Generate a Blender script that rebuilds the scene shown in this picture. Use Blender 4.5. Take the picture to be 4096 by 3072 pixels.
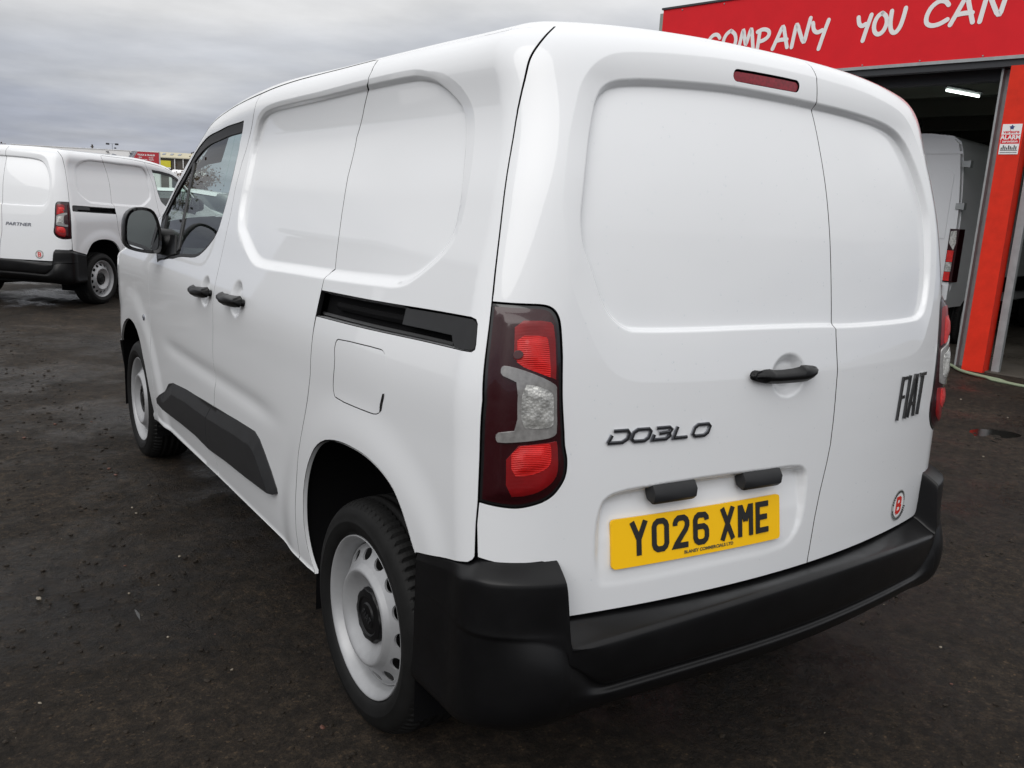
import bpy, bmesh, math, random
import numpy as np
from mathutils import Vector, Matrix
from mathutils.geometry import delaunay_2d_cdt
for o in list(bpy.data.objects): bpy.data.objects.remove(o)
scene=bpy.context.scene; COL=scene.collection
random.seed(7); RNG=np.random.default_rng(7)

# ================================================================ camera
CAMPOS=Vector((-1.8187,-1.2603,1.4348)); YAW,PITCH,ROLL=math.radians(-35.289),math.radians(-11.762),math.radians(3.162)
cam_data=bpy.data.cameras.new('camera'); cam=bpy.data.objects.new('camera',cam_data); COL.objects.link(cam)
_f=Vector((-math.sin(YAW)*math.cos(PITCH),math.cos(YAW)*math.cos(PITCH),math.sin(PITCH))); _r=Vector((math.cos(YAW),math.sin(YAW),0)); _u=_r.cross(_f)
_r2=math.cos(ROLL)*_r+math.sin(ROLL)*_u; _u2=-math.sin(ROLL)*_r+math.cos(ROLL)*_u
cam.matrix_world=Matrix((( _r2.x,_u2.x,-_f.x,CAMPOS.x),(_r2.y,_u2.y,-_f.y,CAMPOS.y),(_r2.z,_u2.z,-_f.z,CAMPOS.z),(0,0,0,1)))
cam_data.sensor_width=36; cam_data.lens=3386.45/4096*36; cam_data.clip_end=2000; cam_data.clip_start=.05
scene.camera=cam

# ================================================================ sky and light (overcast)
SUN_EL,SUN_AZ=math.radians(42),math.radians(238)      # azimuth clockwise from +Y
world=bpy.data.worlds.new('World'); scene.world=world; world.use_nodes=True
nt=world.node_tree; nt.nodes.clear()
def wn(t,**k):
    n=nt.nodes.new(t)
    for a,b in k.items(): setattr(n,a,b)
    return n
out=wn('ShaderNodeOutputWorld'); bg=wn('ShaderNodeBackground'); sky=wn('ShaderNodeTexSky',sky_type='NISHITA',sun_disc=False)
sky.sun_elevation=SUN_EL; sky.sun_rotation=SUN_AZ; sky.air_density=1.5; sky.dust_density=3
tc=wn('ShaderNodeTexCoord'); sep=wn('ShaderNodeSeparateXYZ'); nt.links.new(tc.outputs['Generated'],sep.inputs[0])
# flat-bottomed cloud deck: direction projected on a plane above, so clouds bunch towards the horizon
zz=wn('ShaderNodeMath',operation='MAXIMUM'); zz.inputs[1].default_value=0; nt.links.new(sep.outputs['Z'],zz.inputs[0])
za=wn('ShaderNodeMath',operation='ADD'); za.inputs[1].default_value=.10; nt.links.new(zz.outputs[0],za.inputs[0])
dv=wn('ShaderNodeVectorMath',operation='DIVIDE'); cz=wn('ShaderNodeCombineXYZ')
for i in range(3): nt.links.new(za.outputs[0],cz.inputs[i])
nt.links.new(tc.outputs['Generated'],dv.inputs[0]); nt.links.new(cz.outputs[0],dv.inputs[1])
mp=wn('ShaderNodeMapping'); mp.inputs['Scale'].default_value=(.42,.42,.0); mp.inputs['Location'].default_value=(3.1,1.2,0); nt.links.new(dv.outputs[0],mp.inputs[0])
no=wn('ShaderNodeTexNoise'); no.inputs['Scale'].default_value=1.0; no.inputs['Detail'].default_value=7; no.inputs['Roughness'].default_value=.52; no.inputs['Distortion'].default_value=.35
nt.links.new(mp.outputs[0],no.inputs['Vector'])
# height factor: dark bank low down, bright deck above (overcast skies brighten to the zenith)
hr=wn('ShaderNodeValToRGB'); e=hr.color_ramp.elements
e[0].position=0.0; e[0].color=(.36,.39,.47,1); e[1].position=1; e[1].color=(1.35,1.35,1.36,1)
for pos,c in ((.06,(.44,.47,.55,1)),(.12,(.58,.60,.65,1)),(.19,(.84,.84,.85,1)),(.32,(1.02,1.02,1.03,1))):
    k=hr.color_ramp.elements.new(pos); k.color=c
nm=wn('ShaderNodeMath',operation='MULTIPLY_ADD'); nm.inputs[1].default_value=.34; nt.links.new(no.outputs['Fac'],nm.inputs[0])
zo=wn('ShaderNodeMath',operation='SUBTRACT'); zo.inputs[1].default_value=.17; nt.links.new(zz.outputs[0],zo.inputs[0]); nt.links.new(zo.outputs[0],nm.inputs[2])
nt.links.new(nm.outputs[0],hr.inputs[0])
# second, finer mottling
no2=wn('ShaderNodeTexNoise'); no2.inputs['Scale'].default_value=2.6; no2.inputs['Detail'].default_value=6; no2.inputs['Roughness'].default_value=.55; nt.links.new(mp.outputs[0],no2.inputs['Vector'])
mr=wn('ShaderNodeMapRange'); mr.inputs['From Min'].default_value=.3; mr.inputs['From Max'].default_value=.7; mr.inputs['To Min'].default_value=.83; mr.inputs['To Max'].default_value=1.15; nt.links.new(no2.outputs['Fac'],mr.inputs[0])
mul=wn('ShaderNodeMix',data_type='RGBA',blend_type='MULTIPLY'); mul.inputs[0].default_value=1
nt.links.new(hr.outputs[0],mul.inputs[6]); nt.links.new(mr.outputs[0],mul.inputs[7])
sk=wn('ShaderNodeVectorMath',operation='SCALE'); sk.inputs['Scale'].default_value=.08; nt.links.new(sky.outputs[0],sk.inputs[0])
mx=wn('ShaderNodeMix',data_type='RGBA'); mx.inputs[0].default_value=.93
nt.links.new(sk.outputs[0],mx.inputs[6]); nt.links.new(mul.outputs[2],mx.inputs[7])
nt.links.new(mx.outputs[2],bg.inputs[0]); bg.inputs[1].default_value=.95; nt.links.new(bg.outputs[0],out.inputs[0])
sun_d=bpy.data.lights.new('sun','SUN'); sun=bpy.data.objects.new('sun',sun_d); COL.objects.link(sun)
sun_d.energy=1.2; sun_d.angle=math.radians(50); sun_d.color=(1,.985,.96)
_sd=Vector((math.sin(SUN_AZ)*math.cos(SUN_EL),math.cos(SUN_AZ)*math.cos(SUN_EL),math.sin(SUN_EL)))
sun.rotation_euler=_sd.to_track_quat('Z','Y').to_euler()
vs=scene.view_settings; vs.view_transform='Standard'; vs.look='None'; vs.exposure=0; vs.gamma=1; vs.use_curve_mapping=False
scene.cycles.use_denoising=True
scene.cycles.max_bounces=8; scene.cycles.transparent_max_bounces=12

# ================================================================ materials
MATS={}
def pmat(name,col,rough=.5,metal=0.,coat=0.,coat_r=.03,spec=.5,bump=None,bstr=.2,vary=None,emit=None,estr=1.,rvar=None):
    """principled material; bump=(scale,detail) noise relief, vary=(scale,amount) colour mottling, rvar=(scale,lo,hi) gloss patches"""
    m=bpy.data.materials.new(name); m.use_nodes=True; t=m.node_tree; b=t.nodes['Principled BSDF']; MATS[name]=m
    b.inputs['Base Color'].default_value=(*col,1); b.inputs['Roughness'].default_value=rough; b.inputs['Metallic'].default_value=metal
    b.inputs['Coat Weight'].default_value=coat; b.inputs['Coat Roughness'].default_value=coat_r; b.inputs['Specular IOR Level'].default_value=spec
    tcn=t.nodes.new('ShaderNodeTexCoord')
    def noise(s,d=6,r=.6):
        n=t.nodes.new('ShaderNodeTexNoise'); n.inputs['Scale'].default_value=s; n.inputs['Detail'].default_value=d; n.inputs['Roughness'].default_value=r
        t.links.new(tcn.outputs['Object'],n.inputs['Vector']); return n
    if vary:
        n=noise(vary[0]); r=t.nodes.new('ShaderNodeMapRange'); r.inputs['From Min'].default_value=.3; r.inputs['From Max'].default_value=.7
        r.inputs['To Min'].default_value=1-vary[1]; r.inputs['To Max'].default_value=1+vary[1]; t.links.new(n.outputs['Fac'],r.inputs[0])
        x=t.nodes.new('ShaderNodeMix'); x.data_type='RGBA'; x.blend_type='MULTIPLY'; x.inputs[0].default_value=1; x.inputs[6].default_value=(*col,1)
        t.links.new(r.outputs[0],x.inputs[7]); t.links.new(x.outputs[2],b.inputs['Base Color'])
    if rvar:
        n=noise(rvar[0],4); r=t.nodes.new('ShaderNodeMapRange'); r.inputs['From Min'].default_value=.35; r.inputs['From Max'].default_value=.65
        r.inputs['To Min'].default_value=rvar[1]; r.inputs['To Max'].default_value=rvar[2]; t.links.new(n.outputs['Fac'],r.inputs[0]); t.links.new(r.outputs[0],b.inputs['Roughness'])
    if bump:
        n=noise(bump[0],bump[1]); p=t.nodes.new('ShaderNodeBump'); p.inputs['Strength'].default_value=bstr; p.inputs['Distance'].default_value=.01
        t.links.new(n.outputs['Fac'],p.inputs['Height']); t.links.new(p.outputs[0],b.inputs['Normal'])
    if emit: b.inputs['Emission Color'].default_value=(*emit,1); b.inputs['Emission Strength'].default_value=estr
    return m
def glassmat(name,tint,f0=.075,rough=.0):
    """thin pane: Schlick reflection from both faces over a tinted see-through"""
    m=bpy.data.materials.new(name); m.use_nodes=True; t=m.node_tree; t.nodes.clear(); MATS[name]=m; L=t.links.new
    o=t.nodes.new('ShaderNodeOutputMaterial'); x=t.nodes.new('ShaderNodeMixShader'); tr=t.nodes.new('ShaderNodeBsdfTransparent'); g=t.nodes.new('ShaderNodeBsdfGlossy'); ge=t.nodes.new('ShaderNodeNewGeometry')
    tr.inputs[0].default_value=(*tint,1); g.inputs['Roughness'].default_value=rough
    d=t.nodes.new('ShaderNodeVectorMath'); d.operation='DOT_PRODUCT'; L(ge.outputs['Incoming'],d.inputs[0]); L(ge.outputs['Normal'],d.inputs[1])
    def mth(op,a,b=None):
        n=t.nodes.new('ShaderNodeMath'); n.operation=op
        for k,v in enumerate((a,b)):
            if v is None: continue
            if isinstance(v,(int,float)): n.inputs[k].default_value=v
            else: L(v,n.inputs[k])
        return n.outputs[0]
    f=mth('ADD',mth('MULTIPLY',mth('POWER',mth('SUBTRACT',1.,mth('ABSOLUTE',d.outputs['Value'])),5.),1-f0),f0)
    L(f,x.inputs[0]); L(tr.outputs[0],x.inputs[1]); L(g.outputs[0],x.inputs[2]); L(x.outputs[0],o.inputs[0]); return m
def lensmat(name,col,rough=.05,ribs=180.,rs=.5,axis=2,facets=0):
    """moulded lamp plastic with fine vertical/horizontal ribs under a glossy skin"""
    m=pmat(name,col,rough=.3,coat=.45,coat_r=rough,spec=.35); t=m.node_tree; b=t.nodes['Principled BSDF']
    w=t.nodes.new('ShaderNodeTexWave'); w.wave_type='BANDS'; w.bands_direction='XYZ'[axis]; w.inputs['Scale'].default_value=ribs; w.inputs['Distortion'].default_value=.6; w.inputs['Detail'].default_value=2
    tcn=t.nodes.new('ShaderNodeTexCoord'); t.links.new(tcn.outputs['Object'],w.inputs['Vector'])
    p=t.nodes.new('ShaderNodeBump'); p.inputs['Strength'].default_value=rs; p.inputs['Distance'].default_value=.003; t.links.new(w.outputs['Fac'],p.inputs['Height']); t.links.new(p.outputs[0],b.inputs['Normal'])
    if facets:
        vo=t.nodes.new('ShaderNodeTexVoronoi'); vo.inputs['Scale'].default_value=facets; t.links.new(tcn.outputs['Object'],vo.inputs['Vector'])
        p2=t.nodes.new('ShaderNodeBump'); p2.inputs['Strength'].default_value=.30; p2.inputs['Distance'].default_value=.004; t.links.new(vo.outputs['Distance'],p2.inputs['Height']); t.links.new(p.outputs[0],p2.inputs['Normal']); t.links.new(p2.outputs[0],b.inputs['Normal'])
        b.inputs['Metallic'].default_value=.35; b.inputs['Roughness'].default_value=.22
    n=t.nodes.new('ShaderNodeTexNoise'); n.inputs['Scale'].default_value=45 if facets else 20; n.inputs['Detail'].default_value=3; t.links.new(tcn.outputs['Object'],n.inputs['Vector'])
    r=t.nodes.new('ShaderNodeMapRange'); r.inputs['From Min'].default_value=.35; r.inputs['From Max'].default_value=.65; r.inputs['To Min'].default_value=.82 if not facets else .6; r.inputs['To Max'].default_value=1.12 if not facets else 1.25; t.links.new(n.outputs['Fac'],r.inputs[0])
    x=t.nodes.new('ShaderNodeMix'); x.data_type='RGBA'; x.blend_type='MULTIPLY'; x.inputs[0].default_value=1; x.inputs[6].default_value=(*col,1); t.links.new(r.outputs[0],x.inputs[7]); t.links.new(x.outputs[2],b.inputs['Base Color'])
    return m
pmat('paint',(.785,.80,.82),rough=.40,coat=1.,coat_r=.02,vary=(1.3,.012))
pmat('black_plastic',(.0045,.0045,.005),rough=.34,spec=.28,bump=(700,2),bstr=.012,vary=(14,.18),rvar=(9,.30,.40))
pmat('grey_plastic',(.020,.0205,.022),rough=.45,spec=.35,bump=(700,2),bstr=.012,vary=(20,.12))
pmat('gloss_black',(.008,.008,.009),rough=.12,coat=.6)
pmat('rubber_seal',(.012,.012,.013),rough=.45)
pmat('cavity',(.004,.004,.0045),rough=.9,spec=.1)
pmat('tyre',(.008,.008,.008),rough=.6,spec=.18,bump=(160,4),bstr=.04,vary=(18,.25))
pmat('wheel_silver',(.34,.345,.355),rough=.42,metal=.3,coat=.3,coat_r=.2,vary=(30,.06))
pmat('brake_dark',(.02,.018,.016),rough=.7)
lensmat('lamp_red',(.62,.006,.005),ribs=80,rs=.40)
lensmat('lamp_red_deep',(.22,.004,.006),ribs=110,rs=.12)
lensmat('lamp_clear',(.52,.52,.50),ribs=130,rs=.35,axis=0,facets=150)
pmat('lamp_frame',(.27,.265,.26),metal=.25,rough=.18,coat=1.,coat_r=.04,vary=(60,.25)); pmat('bulb_dark',(.05,.004,.004),rough=.2,coat=1.)
pmat('lamp_smoke',(.026,.0025,.0045),rough=.2,coat=.6,coat_r=.03,spec=.3)
pmat('brake_lamp',(.22,.004,.016),rough=.35,coat=.15,coat_r=.15,spec=.3,vary=(120,.35))
pmat('plate_yellow',(.93,.53,.005),rough=.45,spec=.3)
pmat('plate_black',(.012,.012,.012),rough=.5)
pmat('print_grey',(.10,.09,.04),rough=.5)
pmat('badge_chrome',(.32,.33,.36),rough=.22,metal=.9)
pmat('badge_black',(.010,.011,.013),rough=.2,coat=.7)
pmat('sticker_grey',(.42,.43,.42),rough=.4); pmat('sticker_white',(.75,.75,.75),rough=.4); pmat('sticker_red',(.62,.03,.02),rough=.4)
glassmat('window_glass',(.88,.965,.925))
pmat('mirror_glass',(.72,.74,.76),rough=.015,metal=1.)
glassmat('rain_bead',(.93,.95,.96),.03); pmat('trim_cloth',(.035,.036,.038),rough=.9,bump=(300,3),bstr=.2); pmat('bulkhead_grey',(.30,.31,.31),rough=.7)

# ================================================================ mesh helpers
def link(o,parent=None):
    COL.objects.link(o)
    if parent is not None: o.parent=parent
    return o
def mesh_obj(name,verts,faces,mat,parent=None,normals=None,smooth=True,mats=None,fm=None):
    me=bpy.data.meshes.new(name); me.from_pydata([tuple(map(float,v)) for v in verts],[],[tuple(int(i) for i in f) for f in faces]); me.update()
    for m in ([mat] if mats is None else mats): me.materials.append(MATS[m])
    if fm is not None: me.polygons.foreach_set('material_index',np.asarray(fm,dtype=np.int32))
    if smooth: me.polygons.foreach_set('use_smooth',np.ones(len(me.polygons),dtype=bool))
    if normals is not None: me.normals_split_custom_set_from_vertices([tuple(map(float,n)) for n in normals])
    o=bpy.data.objects.new(name,me); return link(o,parent)
def empty(name,loc=(0,0,0),rz=0.):
    o=bpy.data.objects.new(name,None); o.empty_display_size=.2; o.location=loc; o.rotation_euler=(0,0,rz); return link(o)
def tag(o,label=None,cat=None,group=None,kind=None):
    if label: o['label']=label
    if cat: o['category']=cat
    if group: o['group']=group
    if kind: o['kind']=kind
    return o
class MB:
    """collects boxes, tubes, lathes and prisms into one mesh"""
    def __init__(s): s.v=[]; s.f=[]
    def add(s,v,f):
        n=len(s.v); s.v+= [tuple(map(float,p)) for p in v]; s.f+= [tuple(int(i)+n for i in q) for q in f]; return s
    def box(s,c,d,R=None,bev=0.):
        c=np.array(c,float); h=np.array(d,float)/2
        if bev>0:
            b=min(bev,h.min()*.9); v=[];f=[]
            # chamfered box: 24 vertices
            idx={}
            for sx in(-1,1):
                for sy in(-1,1):
                    for sz in(-1,1):
                        sg=np.array([sx,sy,sz])
                        for a in range(3):
                            p=h-b; p[a]=h[a]; idx[(sx,sy,sz,a)]=len(v); v.append(p*sg)
            for a in range(3):
                b1,c1=(a+1)%3,(a+2)%3
                for s_ in(-1,1):
                    q=[]
                    for (i,j) in((-1,-1),(1,-1),(1,1),(-1,1)):
                        k=[0,0,0]; k[a]=s_;k[b1]=i;k[c1]=j; q.append(idx[(*k,a)])
                    f.append(q if s_>0 else q[::-1])
            for a in range(3):          # edges along axis a
                b1,c1=(a+1)%3,(a+2)%3
                for i in(-1,1):
                    for j in(-1,1):
                        k0=[0,0,0];k1=[0,0,0];k0[a]=-1;k1[a]=1
                        for k in(k0,k1): k[b1]=i;k[c1]=j
                        q=[idx[(*k0,b1)],idx[(*k1,b1)],idx[(*k1,c1)],idx[(*k0,c1)]]; f.append(q if i*j<0 else q[::-1])
            for sx in(-1,1):
                for sy in(-1,1):
                    for sz in(-1,1):
                        q=[idx[(sx,sy,sz,a)] for a in range(3)]; f.append(q if sx*sy*sz>0 else q[::-1])
            v=np.array(v)
        else:
            v=np.array([[x,y,z] for x in(-1,1) for y in(-1,1) for z in(-1,1)])*h
            f=[(0,1,3,2),(4,6,7,5),(0,4,5,1),(2,3,7,6),(0,2,6,4),(1,5,7,3)]
        if R is not None: v=v@np.array(R).T
        return s.add(v+c,f)
    def tube(s,pts,r,n=10,cap=True):
        pts=np.array(pts,float); r=np.broadcast_to(np.array(r,float),(len(pts),)); t=unit(np.gradient(pts,axis=0)); V=[]
        ref=np.array([0,0,1.]) if abs(t[0][2])<.9 else np.array([1.,0,0])
        for i in range(len(pts)):
            a=np.cross(t[i],ref); a/=np.linalg.norm(a); b=np.cross(a,t[i]); ref=b
            ang=np.linspace(0,2*np.pi,n,endpoint=False); V.append(pts[i]+r[i]*(np.cos(ang)[:,None]*a+np.sin(ang)[:,None]*b))
        V=np.concatenate(V); F=[(i*n+j,i*n+(j+1)%n,(i+1)*n+(j+1)%n,(i+1)*n+j) for i in range(len(pts)-1) for j in range(n)]
        if cap: F+= [tuple(range(n))[::-1],tuple((len(pts)-1)*n+j for j in range(n))]
        return s.add(V,F)
    def loft(s,rings,closed=True,caps=True):
        n=len(rings[0]); V=np.concatenate([np.array(r,float) for r in rings]); F=[]
        for i in range(len(rings)-1):
            for j in range(n if closed else n-1): F.append((i*n+j,i*n+(j+1)%n,(i+1)*n+(j+1)%n,(i+1)*n+j))
        if caps: F+= [tuple(range(n))[::-1],tuple((len(rings)-1)*n+j for j in range(n))]
        return s.add(V,F)
    def prism(s,poly,z0,z1,fn=None):
        """polygon (x,y) extruded z0..z1, fn maps (x,y,z) to space"""
        n=len(poly); V=[(x,y,z) for z in(z0,z1) for x,y in poly]; F=[tuple(range(n))[::-1],tuple(range(n,2*n))]+[(i,(i+1)%n,n+(i+1)%n,n+i) for i in range(n)]
        if fn: V=[fn(*p) for p in V]
        return s.add(V,F)
    def build(s,name,mat,parent=None,smooth=False):
        o=mesh_obj(name,s.v,s.f,mat,parent,smooth=False)
        if smooth:
            me=o.data; me.polygons.foreach_set('use_smooth',np.ones(len(me.polygons),dtype=bool)); me.update()
            bm=bmesh.new(); bm.from_mesh(me)
            for ed in bm.edges:
                if len(ed.link_faces)==2 and ed.calc_face_angle(0)>math.radians(38): ed.smooth=False
            bm.to_mesh(me); bm.free()
        return o
def copy_tree(o,parent=None,skip=()):
    c=o.copy(); COL.objects.link(c); c.parent=parent
    for ch in list(o.children):
        if ch.name.split('.')[0] in skip: continue
        copy_tree(ch,c,skip)
    return c
# --- strokes: ribbons of a given width along polylines, for painted or moulded letters
def ribbon(P,w,closed=False,rnd=True):
    P=np.array(P,float)
    if closed: a=np.roll(P,1,0); b=np.roll(P,-1,0)
    else: a=np.vstack([2*P[0]-P[1],P[:-1]]); b=np.vstack([P[1:],2*P[-1]-P[-2]])
    d1=unit(P-a); d2=unit(b-P); n1=np.stack([-d1[:,1],d1[:,0]],1); n2=np.stack([-d2[:,1],d2[:,0]],1)
    m=unit(n1+n2); k=(w/2)/np.maximum((m*n1).sum(1),.45); Lf=P+m*k[:,None]; Rt=P-m*k[:,None]; n=len(P)
    V=[*Lf,*Rt]; F=[(n+i,n+(i+1)%n,(i+1)%n,i) for i in range(n if closed else n-1)]
    if rnd and not closed:
        for e,d,i in((P[0],-d2[0],0),(P[-1],d1[-1],n-1)):
            base=len(V); nn=np.array([-d[1],d[0]]); ang=np.linspace(-np.pi/2,np.pi/2,7)
            V+= [e+(w/2)*(np.cos(t)*d+np.sin(t)*nn) for t in ang]; F.append(tuple(range(base,base+7)))
    return np.array(V),F
def lettering(name,strokes,fn,mat,parent,thick=.0004,step=.00012,rnd=True,bump0=.0):
    """strokes: list of (points,width,closed); fn maps (x,y,height) to space; every stroke is a thin raised solid"""
    mb=MB()
    for i,(P,w,c) in enumerate(strokes):
        V,F=ribbon(P,w,c,rnd); h=bump0+thick+i*step
        mb.add([fn(x,y,h) for x,y in V],F)
        if thick>.001 or True:
            n=len(P); mb_v=[]; 
            for side in(0,1):
                L=V[:n] if side==0 else V[n:2*n]
                seg=range(n if c else n-1)
                vv=[fn(x,y,h) for x,y in L]+[fn(x,y,bump0) for x,y in L]
                mb.add(vv,[((i2+1)%n,i2,n+i2,n+(i2+1)%n) if side==0 else (i2,(i2+1)%n,n+(i2+1)%n,n+i2) for i2 in seg])
    return mb.build(name,mat,parent)
def text_obj(name,txt,size,fn,mat,parent,bold=0.,sx=1.,align='LEFT'):
    cu=bpy.data.curves.new('t','FONT'); cu.body=txt; cu.size=size; cu.offset=bold; cu.align_x=align; cu.resolution_u=3
    ob=bpy.data.objects.new('t',cu); COL.objects.link(ob); bpy.context.view_layer.update()
    me=bpy.data.meshes.new_from_object(ob.evaluated_get(bpy.context.evaluated_depsgraph_get())); bpy.data.objects.remove(ob); bpy.data.curves.remove(cu)
    V=[fn(v.co.x*sx,v.co.y,0.) for v in me.vertices]; F=[tuple(p.vertices) for p in me.polygons]; bpy.data.meshes.remove(me)
    return mesh_obj(name,V,F,mat,parent,smooth=False)
# ---------------------------------------------------------------- van skin: a rounded box (u round the plan, v up) with tumblehome,
# crown and pressed panels; every outer panel of the van is cut out of this one smooth surface
SP = dict(W=.9211, a=.1695, b=.1041, k=.1217, nh=2.106, nv=2.608, t0=.9606, t1=.9003, t2=.8524, t3=.8602,
          l0=-.0019, l1=.0277, l2=.0765, l3=.1784, kc=.1519, rc=.0339, zt=1.8254, ty=.0145, q=3.176)
YF, AF, BF = 4.36, .40, .55
TOPY = [-.2,.3,1.2,1.9,2.3,2.55,2.8,3.05,3.3,3.5,3.8,4.1,4.36]
TOPZ = [0,0,0,-.005,-.0414,-.0822,-.2066,-.4311,-.5208,-.5983,-.66,-.74,-.90]
TOT = 2*(np.pi/2*(SP['a']+SP['b'])/2) + 2*(SP['W']-SP['a'])
VC = SP['zt']-SP['k']; VMAX = VC+np.pi/2*SP['k']
def sm(x,a,b):
    t=np.clip((x-a)/(b-a),0,1); return t*t*t*(t*(6*t-15)+10)
def spl(x,xs,ys):
    xs=np.asarray(xs,float); ys=np.asarray(ys,float); h_=np.diff(xs); d=np.diff(ys)/h_
    m=np.r_[d[0],(d[1:]*h_[:-1]+d[:-1]*h_[1:])/(xs[2:]-xs[:-2]),d[-1]]
    x=np.asarray(x,float); i=np.clip(np.searchsorted(xs,x)-1,0,len(xs)-2); h=h_[i]; t=(x-xs[i])/h; c=np.clip(t,0,1)
    r=(2*c**3-3*c**2+1)*ys[i]+(c**3-2*c**2+c)*h*m[i]+(-2*c**3+3*c**2)*ys[i+1]+(c**3-c**2)*h*m[i+1]
    return r+np.where(t<0,t*h*m[0],0)+np.where(t>1,(t-1)*h*m[-1],0)
def sellipse(t,n):
    c,s=np.cos(t),np.sin(t); r=(np.abs(c)**n+np.abs(s)**n)**(-1/n); return c*r,s*r
def plan(u):
    W,a,b,n=SP['W'],SP['a'],SP['b'],SP['nh']
    La=np.pi/2*(a+b)/2; Lf=np.pi/2*(AF+BF)/2; Ls=YF-BF-b
    right=u>TOT/2; s=np.where(right,TOT-u,u)
    cx,cy=sellipse(np.clip(s/La,0,1)*np.pi/2,n)
    corex=-(W-a)+np.clip(s-La,0,None); corey=b+np.clip(-s,0,Ls)
    fr=s<-Ls; fx,fy=sellipse(np.clip((-s-Ls)/Lf,0,1)*np.pi/2,2.3)
    dx=np.where(fr,-fx,-cx); dy=np.where(fr,fy,-cy)
    corex=np.where(fr,-(W-AF)+np.clip(-s-Ls-Lf,0,None),corex)
    w=sm(corey,2.2,YF-BF); ax=np.where(fr,AF,a+(AF-a)*np.where(s<0,w,0)); by=np.where(fr,BF,b)
    corex=np.where((~fr)&(s<=0),-(W-ax),corex)
    sg=np.where(right,-1.,1.)
    return corex*sg,corey,dx*ax*sg,dy*by
def warp(x,y,z):
    zn=z; f=np.clip((z-.55)/(SP['zt']-.55),0,None); z=z+spl(y,TOPY,TOPZ)*f
    hz=spl(z,[.2,.3,.42,.6,.9,1.05,1.22,1.45,1.65,1.80],[.925,.95,.97,.985,1.,1.,SP['t0'],SP['t1'],SP['t2'],SP['t3']])
    xx=x*hz*(1-SP['ty']*(1-sm(y,0,1.2))**2-.02*sm(y,2.6,4.3))
    ln=spl(z,[.3,.7,1.2,1.5,1.8],[SP['l0'],SP['l0'],SP['l1'],SP['l2'],SP['l3']])
    yy=y+(1-sm(y,0,.9))*(ln+SP['kc']*xx**2)
    return np.stack([xx,yy,z+SP['rc']*sm(zn,1.2,SP['zt'])*(1-np.abs(xx/.75)**SP['q'])],-1)
def S0(u,v):
    u=np.asarray(u,float); v=np.asarray(v,float); cx,cy,dx,dy=plan(u)
    c,s=sellipse(np.clip((v-VC)/(VMAX-VC),0,1)*np.pi/2,SP['nv'])
    return warp(cx+dx*c,cy+dy*c,np.where(v<VC,v,VC+SP['k']*s))
def unit(a): return a/np.maximum(np.linalg.norm(a,axis=-1,keepdims=True),1e-12)
def N0(u,v,h=1e-4):
    return unit(np.cross(S0(u+h,v)-S0(u-h,v),S0(u,v+h)-S0(u,v-h)))
def sdist(poly,u,v):
    """signed distance in the (u,v) chart to a closed outline, positive inside"""
    P=np.asarray(poly,float); Q=np.roll(P,-1,0); out=np.empty(len(u))
    for i in range(0,len(u),20000):
        x=u[i:i+20000,None]; y=v[i:i+20000,None]
        e=Q-P; L=(e**2).sum(1)+1e-12; t=np.clip(((x-P[:,0])*e[:,0]+(y-P[:,1])*e[:,1])/L,0,1)
        d=np.sqrt(((x-P[:,0]-t*e[:,0])**2+(y-P[:,1]-t*e[:,1])**2).min(1))
        c=((P[:,1]>y)!=(Q[:,1]>y))&(x<(Q[:,0]-P[:,0])*(y-P[:,1])/np.where(np.abs(Q[:,1]-P[:,1])<1e-12,1e-12,Q[:,1]-P[:,1])+P[:,0])
        out[i:i+20000]=np.where(c.sum(1)%2==1,d,-d)
    return out
def chaikin(P,n=2):
    P=np.asarray(P,float)
    for _ in range(n):
        Q=np.roll(P,-1,0); P=np.stack([.75*P+.25*Q,.25*P+.75*Q],1).reshape(-1,2)
    return P
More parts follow.
